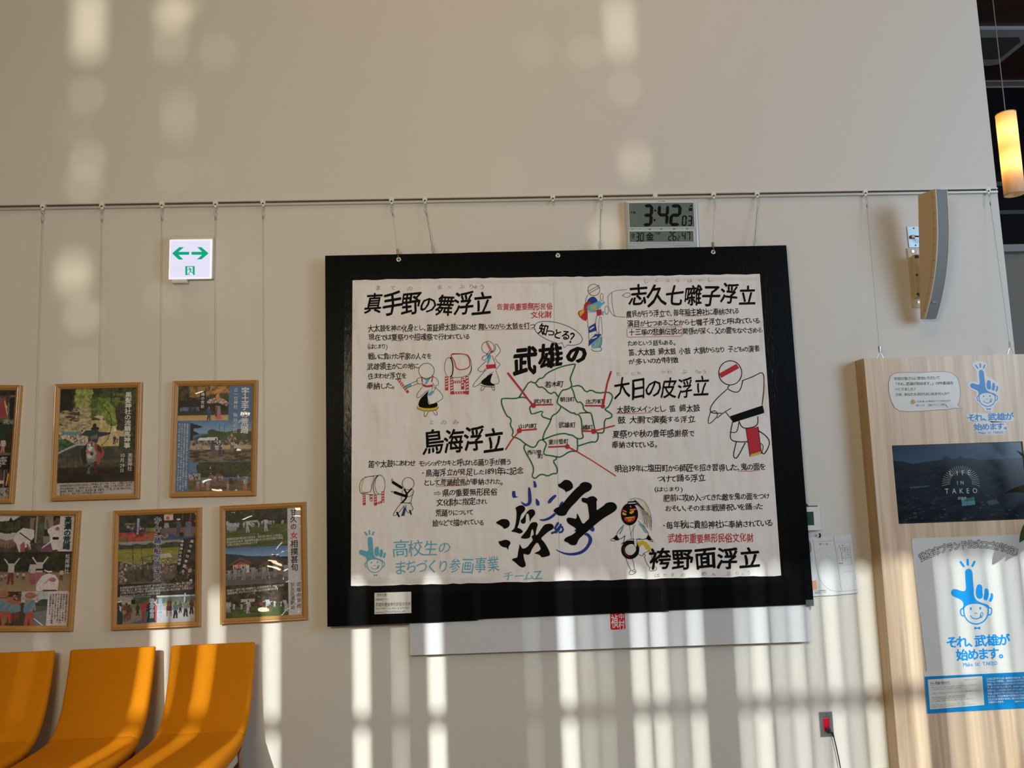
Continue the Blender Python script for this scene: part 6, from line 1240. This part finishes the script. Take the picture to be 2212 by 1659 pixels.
s = Sheet('floor_plan_sheet', [(1748, 1159), (1838, 1154), (1855, 1281), (1755, 1288)], .010)
tag(s.root, 'laminated floor plan sheet hanging on a clip right of the black board', 'notice')
s.at((1700, 1070), 6.635)
MB().prism(s.Ls([(240,612),(640,580),(920,556),(1030,1392),(1000,1400),(640,1435),(385,1445),(240,1450)]), -.0004, .0004).build('laminate', LAMIN, s.root)
MB().flat(s.Ls([(300,1240),(420,1215),(432,1345),(385,1360),(300,1350)]), -.0007).build('orange_patch', mat('orange_patch', (.72, .34, .22), .5), s.root)
MB().flat(s.Ls([(318,640),(345,700),(350,800),(335,830),(318,800)]), -.0007).build('brown_patch', mat('brown_patch', (.42, .24, .12), .5), s.root)
DK = mat('plan_line', (.16, .12, .17), .5); mb = MB()
for g, w_ in (([(360,615),(372,665),(670,648)], 3), ([(372,665),(400,850),(430,1080),(460,1190),(520,1285),(620,1360),(720,1380),(860,1370),(1015,1350)], 4), ([(665,590),(700,800),(740,1080),(780,1368)], 4), ([(672,680),(910,665),(915,735),(825,735),(818,672)], 2), ([(715,745),(755,1000),(930,990),(905,745),(715,745)], 3), ([(780,810),(795,945)], 6),
              ([(795,905),(920,892)], 3), ([(830,750),(848,935),(800,940)], 2), ([(850,755),(900,750),(905,805),(855,810),(850,755)], 2), ([(855,825),(905,820),(910,872),(862,875),(855,825)], 2), ([(780,1120),(840,1092),(960,1085)], 2), ([(980,1130),(990,1215)], 2)): mb.ribbon(s.Ls(g), s.u(w_), -.0007)
for cx, cy in ((485,780),(590,770),(505,895),(605,895),(530,1005),(632,1000),(550,1105),(655,1100)):
    for k_ in range(4): mb.ribbon(s.Ls([(cx+24*math.cos(k_*PI/2+.5), cy+24*math.sin(k_*PI/2+.5)), (cx+24*math.cos(k_*PI/2+1.0), cy+24*math.sin(k_*PI/2+1.0))]), s.u(2), -.0007)
mb.build('plan_lines', DK, s.root)
lines_part(s, 'hall_lettering', [('ホール', 455, 700, 592, 696, 34)], TEXTK, -.0008, .012); lines_part(s, 'plan_lettering', [('台', 735, 725, 757, 724, 20), ('車', 782, 718, 804, 717, 20), ('男', 862, 782, 884, 781, 20), ('女', 868, 848, 890, 847, 20), ('事務室', 745, 976, 806, 972, 18), ('プル上部の開閉量は', 395, 1372, 560, 1362, 20), ('夜間は消して下さい', 395, 1400, 560, 1390, 20)], TEXTK, -.0008, .006)
mb = MB()
for x in (765, 795, 822): mb.ribbon(s.Ls([(x, 750), (x+6, 805)]), s.u(9), -.0008)
mb.build('red_plan_marks', mat('salmon_print', (.60, .25, .20), .5), s.root)
mb = MB(); mb.tube([(0, -.004, .0), (.003, -.006, .010), (.002, -.003, .020)], .0045, 8); c = mb.build('binder_clip', LCDK, s.root, smooth=True); c.location = (s.L(462, 590)[0], 0, s.L(462, 590)[1]-.004)

# ------------------------------------------------------------------ lobby chairs
def fabric_shell(name, prof, x0, x1, th, parent, m_, flare=0, r=.018):
    """padded slab following a profile of (y, z) centre points; rounded edges"""
    P = [Vector(p) for p in prof]; k = len(P); vs_ = []; fs_ = []
    for i, p in enumerate(P):
        t = (P[min(i+1, k-1)]-P[max(i-1, 0)]).normalized(); n = Vector((t.y, -t.x)); tt = th[i] if isinstance(th, list) else th
        fl = flare*(i/(k-1)); xa, xb = x0-fl, x1+fl; rr = min(r, tt/2*.95)
        ring = []
        for (xc, sg) in ((xb-rr, 1), (xa+rr, -1)):
            for q in range(6):
                an = PI/2*sg-q*PI/5*sg if sg == 1 else -PI/2-q*PI/5
                ring.append((xc+rr*math.cos(an), math.sin(an)*tt/2))
        for x, o_ in ring:
            c = p+n*o_; vs_.append((x, c.x, c.y))
    m_n = 12
    for i in range(k-1):
        for j in range(m_n): fs_.append((i*m_n+j, i*m_n+(j+1) % m_n, (i+1)*m_n+(j+1) % m_n, (i+1)*m_n+j))
    fs_ += [tuple(range(m_n-1, -1, -1)), tuple(range((k-1)*m_n, k*m_n))]
    o = mk(name, vs_, fs_, m_, parent, True)
    b = o.modifiers.new('bevel', 'BEVEL'); b.width = .007; b.segments = 3; b.limit_method = 'ANGLE'; b.angle_limit = math.radians(50)
    o.data.shade_auto_smooth() if hasattr(o.data, 'shade_auto_smooth') else None
    return o
def chair(xc, label):
    """xc: centre x; back rest towards the wall"""
    r_ = empty('lobby_chair', (xc, -.55, 0)); tag(r_, label, 'chair', 'yellow lobby chairs along the wall')
    Y = lambda d_: .55-d_
    zt = CZT; zs_ = CZS
    back = [(Y(.075), zt), (Y(.082), zt-.06), (Y(.102), zt-.15), (Y(.132), zs_+.12), (Y(.165), zs_+.055), (Y(.205), zs_+.012), (Y(.240), zs_-.010)]
    fabric_shell('backrest', back, -.198, .198, [.030, .036, .042, .048, .054, .058, .060], r_, CHAIRF)
    seat = [(Y(.239), zs_-.0095), (Y(.275), zs_-.022), (Y(.34), zs_-.030), (Y(.46), zs_-.032), (Y(.60), zs_-.030), (Y(.70), zs_-.032), (Y(.76), zs_-.044)]
    fabric_shell('seat', seat, -.200, .200, [.060, .064, .068, .070, .070, .066, .040], r_, CHAIRF, flare=.022, r=.03)
    for sx in (-1, 1):
        x = sx*.175
        mb = MB(); mb.hexa([(x-.018, Y(.24), 0), (x+.018, Y(.24), 0), (x+.018, Y(.20), 0), (x-.018, Y(.20), 0), (x-.018, Y(.30), zs_-.07), (x+.018, Y(.30), zs_-.07), (x+.018, Y(.25), zs_-.05), (x-.018, Y(.25), zs_-.05)])
        mb.build('leg', CHAIRW, r_, bevel=.004)
        mb = MB(); mb.hexa([(x-.018, Y(.72), 0), (x+.018, Y(.72), 0), (x+.018, Y(.685), 0), (x-.018, Y(.685), 0), (x-.018, Y(.69), zs_-.08), (x+.018, Y(.69), zs_-.08), (x+.018, Y(.645), zs_-.08), (x-.018, Y(.645), zs_-.08)])
        mb.build('leg', CHAIRW, r_, bevel=.004)
        mb = MB(); mb.box(x-.013, x+.013, Y(.70), Y(.24), zs_-.105, zs_-.068); mb.build('seat_rail', CHAIRB, r_, bevel=.004)
    return r_
zA = W(460, 1391, .075).z; CZT = zA; CZS = W(450, 1588, .235).z
print('chair top, crease z', CZT, CZS)
x3 = (W(374, 1395, .075).x+W(547, 1387, .075).x)/2; x2 = (W(160, 1405, .075).x+W(329, 1396, .075).x)/2
print('chair w', W(547, 1387, .075).x-W(374, 1395, .075).x, x3-x2)
chair(x3, 'mustard yellow upholstered lobby chair nearest the black board, with two strips of sunlight')
chair(x2, 'mustard yellow upholstered lobby chair in the middle of the three, sunlight on its right edge')
chair(x2-(x3-x2)*1.0, 'mustard yellow upholstered lobby chair cut off by the left edge of the photo')

# ------------------------------------------------------------------ back room: pendant lamp, ceiling air conditioner
k = (D+1.15)/D
lt = W(2168.5, 246, -.80); lb = W(2195, 420, -.80)
lc_ = Vector(((lt.x+lb.x)/2, .80, lb.z))
pen = empty('pendant_lamp', lc_); tag(pen, 'glowing cylindrical paper pendant lamp hanging past the right edge of the wall', 'lamp')
hh = lt.z-lb.z; rl = .060
n = 32; vs_ = [(rl*math.cos(2*PI*i/n), rl*math.sin(2*PI*i/n), z) for z in (0, hh) for i in range(n)]
SH = bpy.data.materials.new('paper_shade'); SH.use_nodes = True; nt = SH.node_tree; nt.nodes.clear()
o_ = nt.nodes.new('ShaderNodeOutputMaterial'); a_ = nt.nodes.new('ShaderNodeBsdfTranslucent'); b_ = nt.nodes.new('ShaderNodeBsdfDiffuse'); mx = nt.nodes.new('ShaderNodeMixShader'); mx.inputs[0].default_value = .5
a_.inputs[0].default_value = (.85, .62, .34, 1); b_.inputs[0].default_value = (.80, .72, .62, 1)
nt.links.new(a_.outputs[0], mx.inputs[2]); nt.links.new(b_.outputs[0], mx.inputs[1]); nt.links.new(mx.outputs[0], o_.inputs[0])
mk('shade', vs_, [(i, (i+1) % n, n+(i+1) % n, n+i) for i in range(n)], SH, pen, True)
MB().ring((0, 0), 0, 0, 0, 0)
for z, nm in ((0, 'lower_ring'), (hh, 'upper_ring')):
    MB().tube([(rl*math.cos(2*PI*i/n), rl*math.sin(2*PI*i/n), z) for i in range(n)], .002, 6, closed=True).build(nm, mat('ring_metal', (.5, .42, .3), .4), pen, smooth=True)
MB().cyl((0, 0, hh-.006), rl-.002, .004, 'z', 24).build('top_cover', mat('cover', (.5, .45, .38), .6), pen)
MB().tube([(0, 0, hh), (0, 0, CEI-lb.z)], .003, 8).build('suspension_cord', mat('beige_cord', (.45, .40, .32), .6), pen)
for i, z in enumerate((hh*.30, hh*.68)):
    mb = MB(); mb.cyl((0, 0, z-.03), .012, .06, 'z', 10); mb.build('bulb', mat('bulb_glow', (1, .8, .5), .5, emit=((1, .62, .25), 6)), pen)
    l = bpy.data.lights.new('bulb_light', 'POINT'); l.energy = 1.15; l.color = (1, .60, .22); l.shadow_soft_size = .03
    lo = bpy.data.objects.new('bulb_light', l); COL.objects.link(lo); lo.parent = pen; lo.location = (0, 0, z+.045)
q = [Wz(px, py, CEI) for px, py in ((2120, 58), (2240, 57), (2225, 66), (2143, 131))]
cx = sum(v.x for v in q)/4; 
c1 = Wz(2212, 57, CEI); c2 = Wz(2146, 131, CEI)
ac = empty('ceiling_air_conditioner', (c2.x-.05, (c1.y+c2.y)/2, CEI)); tag(ac, 'white four-way air conditioner cassette in the dark wooden ceiling', 'air conditioner')
ac.rotation_euler = (0, 0, math.radians(0))
ACM = mat('ac_white', (.34, .33, .32), .5)
rel = [(-.55, Wz(2140, 57, CEI).y), (Wz(2228, 57, CEI).x-ac.location.x, Wz(2228, 57, CEI).y), (Wz(2228, 72, CEI).x-ac.location.x, Wz(2228, 72, CEI).y), (Wz(2155, 131, CEI).x-ac.location.x, Wz(2155, 131, CEI).y), (Wz(2140, 131, CEI).x-ac.location.x, Wz(2140, 131, CEI).y+.02), (-.55, Wz(2140, 128, CEI).y)]
pts = [(x, y-ac.location.y) for x, y in rel]
mb = MB(); n_ = len(pts)
mb.add([(x, y, -.03) for x, y in pts]+[(x, y, 0) for x, y in pts], [tuple(range(n_)), tuple(range(2*n_-1, n_-1, -1))]+[(i, (i+1) % n_, n_+(i+1) % n_, n_+i) for i in range(n_)])
mb.build('panel', ACM, ac, bevel=.006)
gx = [(x*.80-.03, y*.62) for x, y in pts]
mb = MB(); mb.add([(x, y, -.034) for x, y in gx]+[(x, y, -.03) for x, y in gx], [tuple(range(n_)), tuple(range(2*n_-1, n_-1, -1))]+[(i, (i+1) % n_, n_+(i+1) % n_, n_+i) for i in range(n_)])
mb.build('intake_grille', mat('ac_grille', (.07, .065, .055), .6), ac)

# ------------------------------------------------------------------ potted plant at the right
base = W(2300, 1500, .42)
pp = empty('potted_plant', (base.x+.30, -.42, 0)); tag(pp, 'dark green leafy plant at the right edge of the photo, in front of the screen', 'plant')
mb = MB(); mb.cyl((0, 0, 0), .13, .28, 'z', 28, .16); mb.build('pot', mat('terracotta_pot', (.30, .13, .07), .7), pp, smooth=False)
MB().cyl((0, 0, .262), .148, .012, 'z', 24).build('soil', mat('soil', (.05, .035, .02), .9), pp)
MB().tube([(0, 0, .26), (.01, .01, .7), (-.01, 0, 1.15), (.02, .01, 1.5)], [.014, .012, .009, .006], 8).build('stem', mat('plant_stem', (.12, .10, .05), .7), pp, smooth=True)
LEAF = mat('leaf_green', (.014, .038, .012), .4, noise=((20, 20, 20), .8, (.010, .028, .009)))
def leaf(base_, tip, wd_, up=(0, -.5, .8), bend=.12):
    b0 = Vector(base_); t_ = Vector(tip); d_ = t_-b0; L_ = d_.length; d_.normalize(); sd = d_.cross(Vector(up)).normalized(); nn = sd.cross(d_)
    vs_ = []; fs_ = []; n = 12
    for i in range(n+1):
        u_ = i/n; wv = wd_/2*(math.sin(PI*min(1, u_**.8))**.75)*(1-.15*u_) if 0 < i < n else 0.0005
        c = b0+d_*L_*u_+nn*(math.sin(PI*u_)*bend*L_)
        for j in (-1, -.5, 0, .5, 1): vs_.append(c+sd*wv*j+nn*(abs(j)*wv*.28))
    for i in range(n):
        for j in range(4): a_ = i*5+j; fs_.append((a_, a_+1, a_+6, a_+5))
    o = mk('leaf', vs_, fs_, LEAF, pp, True); return o
o0 = pp.location
def PL(px, py, d_): return W(px, py, d_)-o0
leaf(PL(2246, 1045, .40), PL(2195, 973, .36), .055)
leaf(PL(2300, 1075, .42), PL(2168, 1066, .20), .085, up=(0, -.8, .6))
leaf(PL(2268, 1112, .42), PL(2202, 1172, .37), .075)
leaf(PL(2285, 1130, .40), PL(2215, 1180, .30), .07)
for i in range(11):
    a_ = -1.3+i*.62; z = .75+i*.085; s_ = Vector((.01, 0, z)); t_ = s_+Vector((max(-.10, math.cos(a_)*.30)+.03, math.sin(a_)*.26, .12))
    if t_.x < .0: t_.x = .02
    leaf(s_, t_, .075, up=(0, 0, 1))
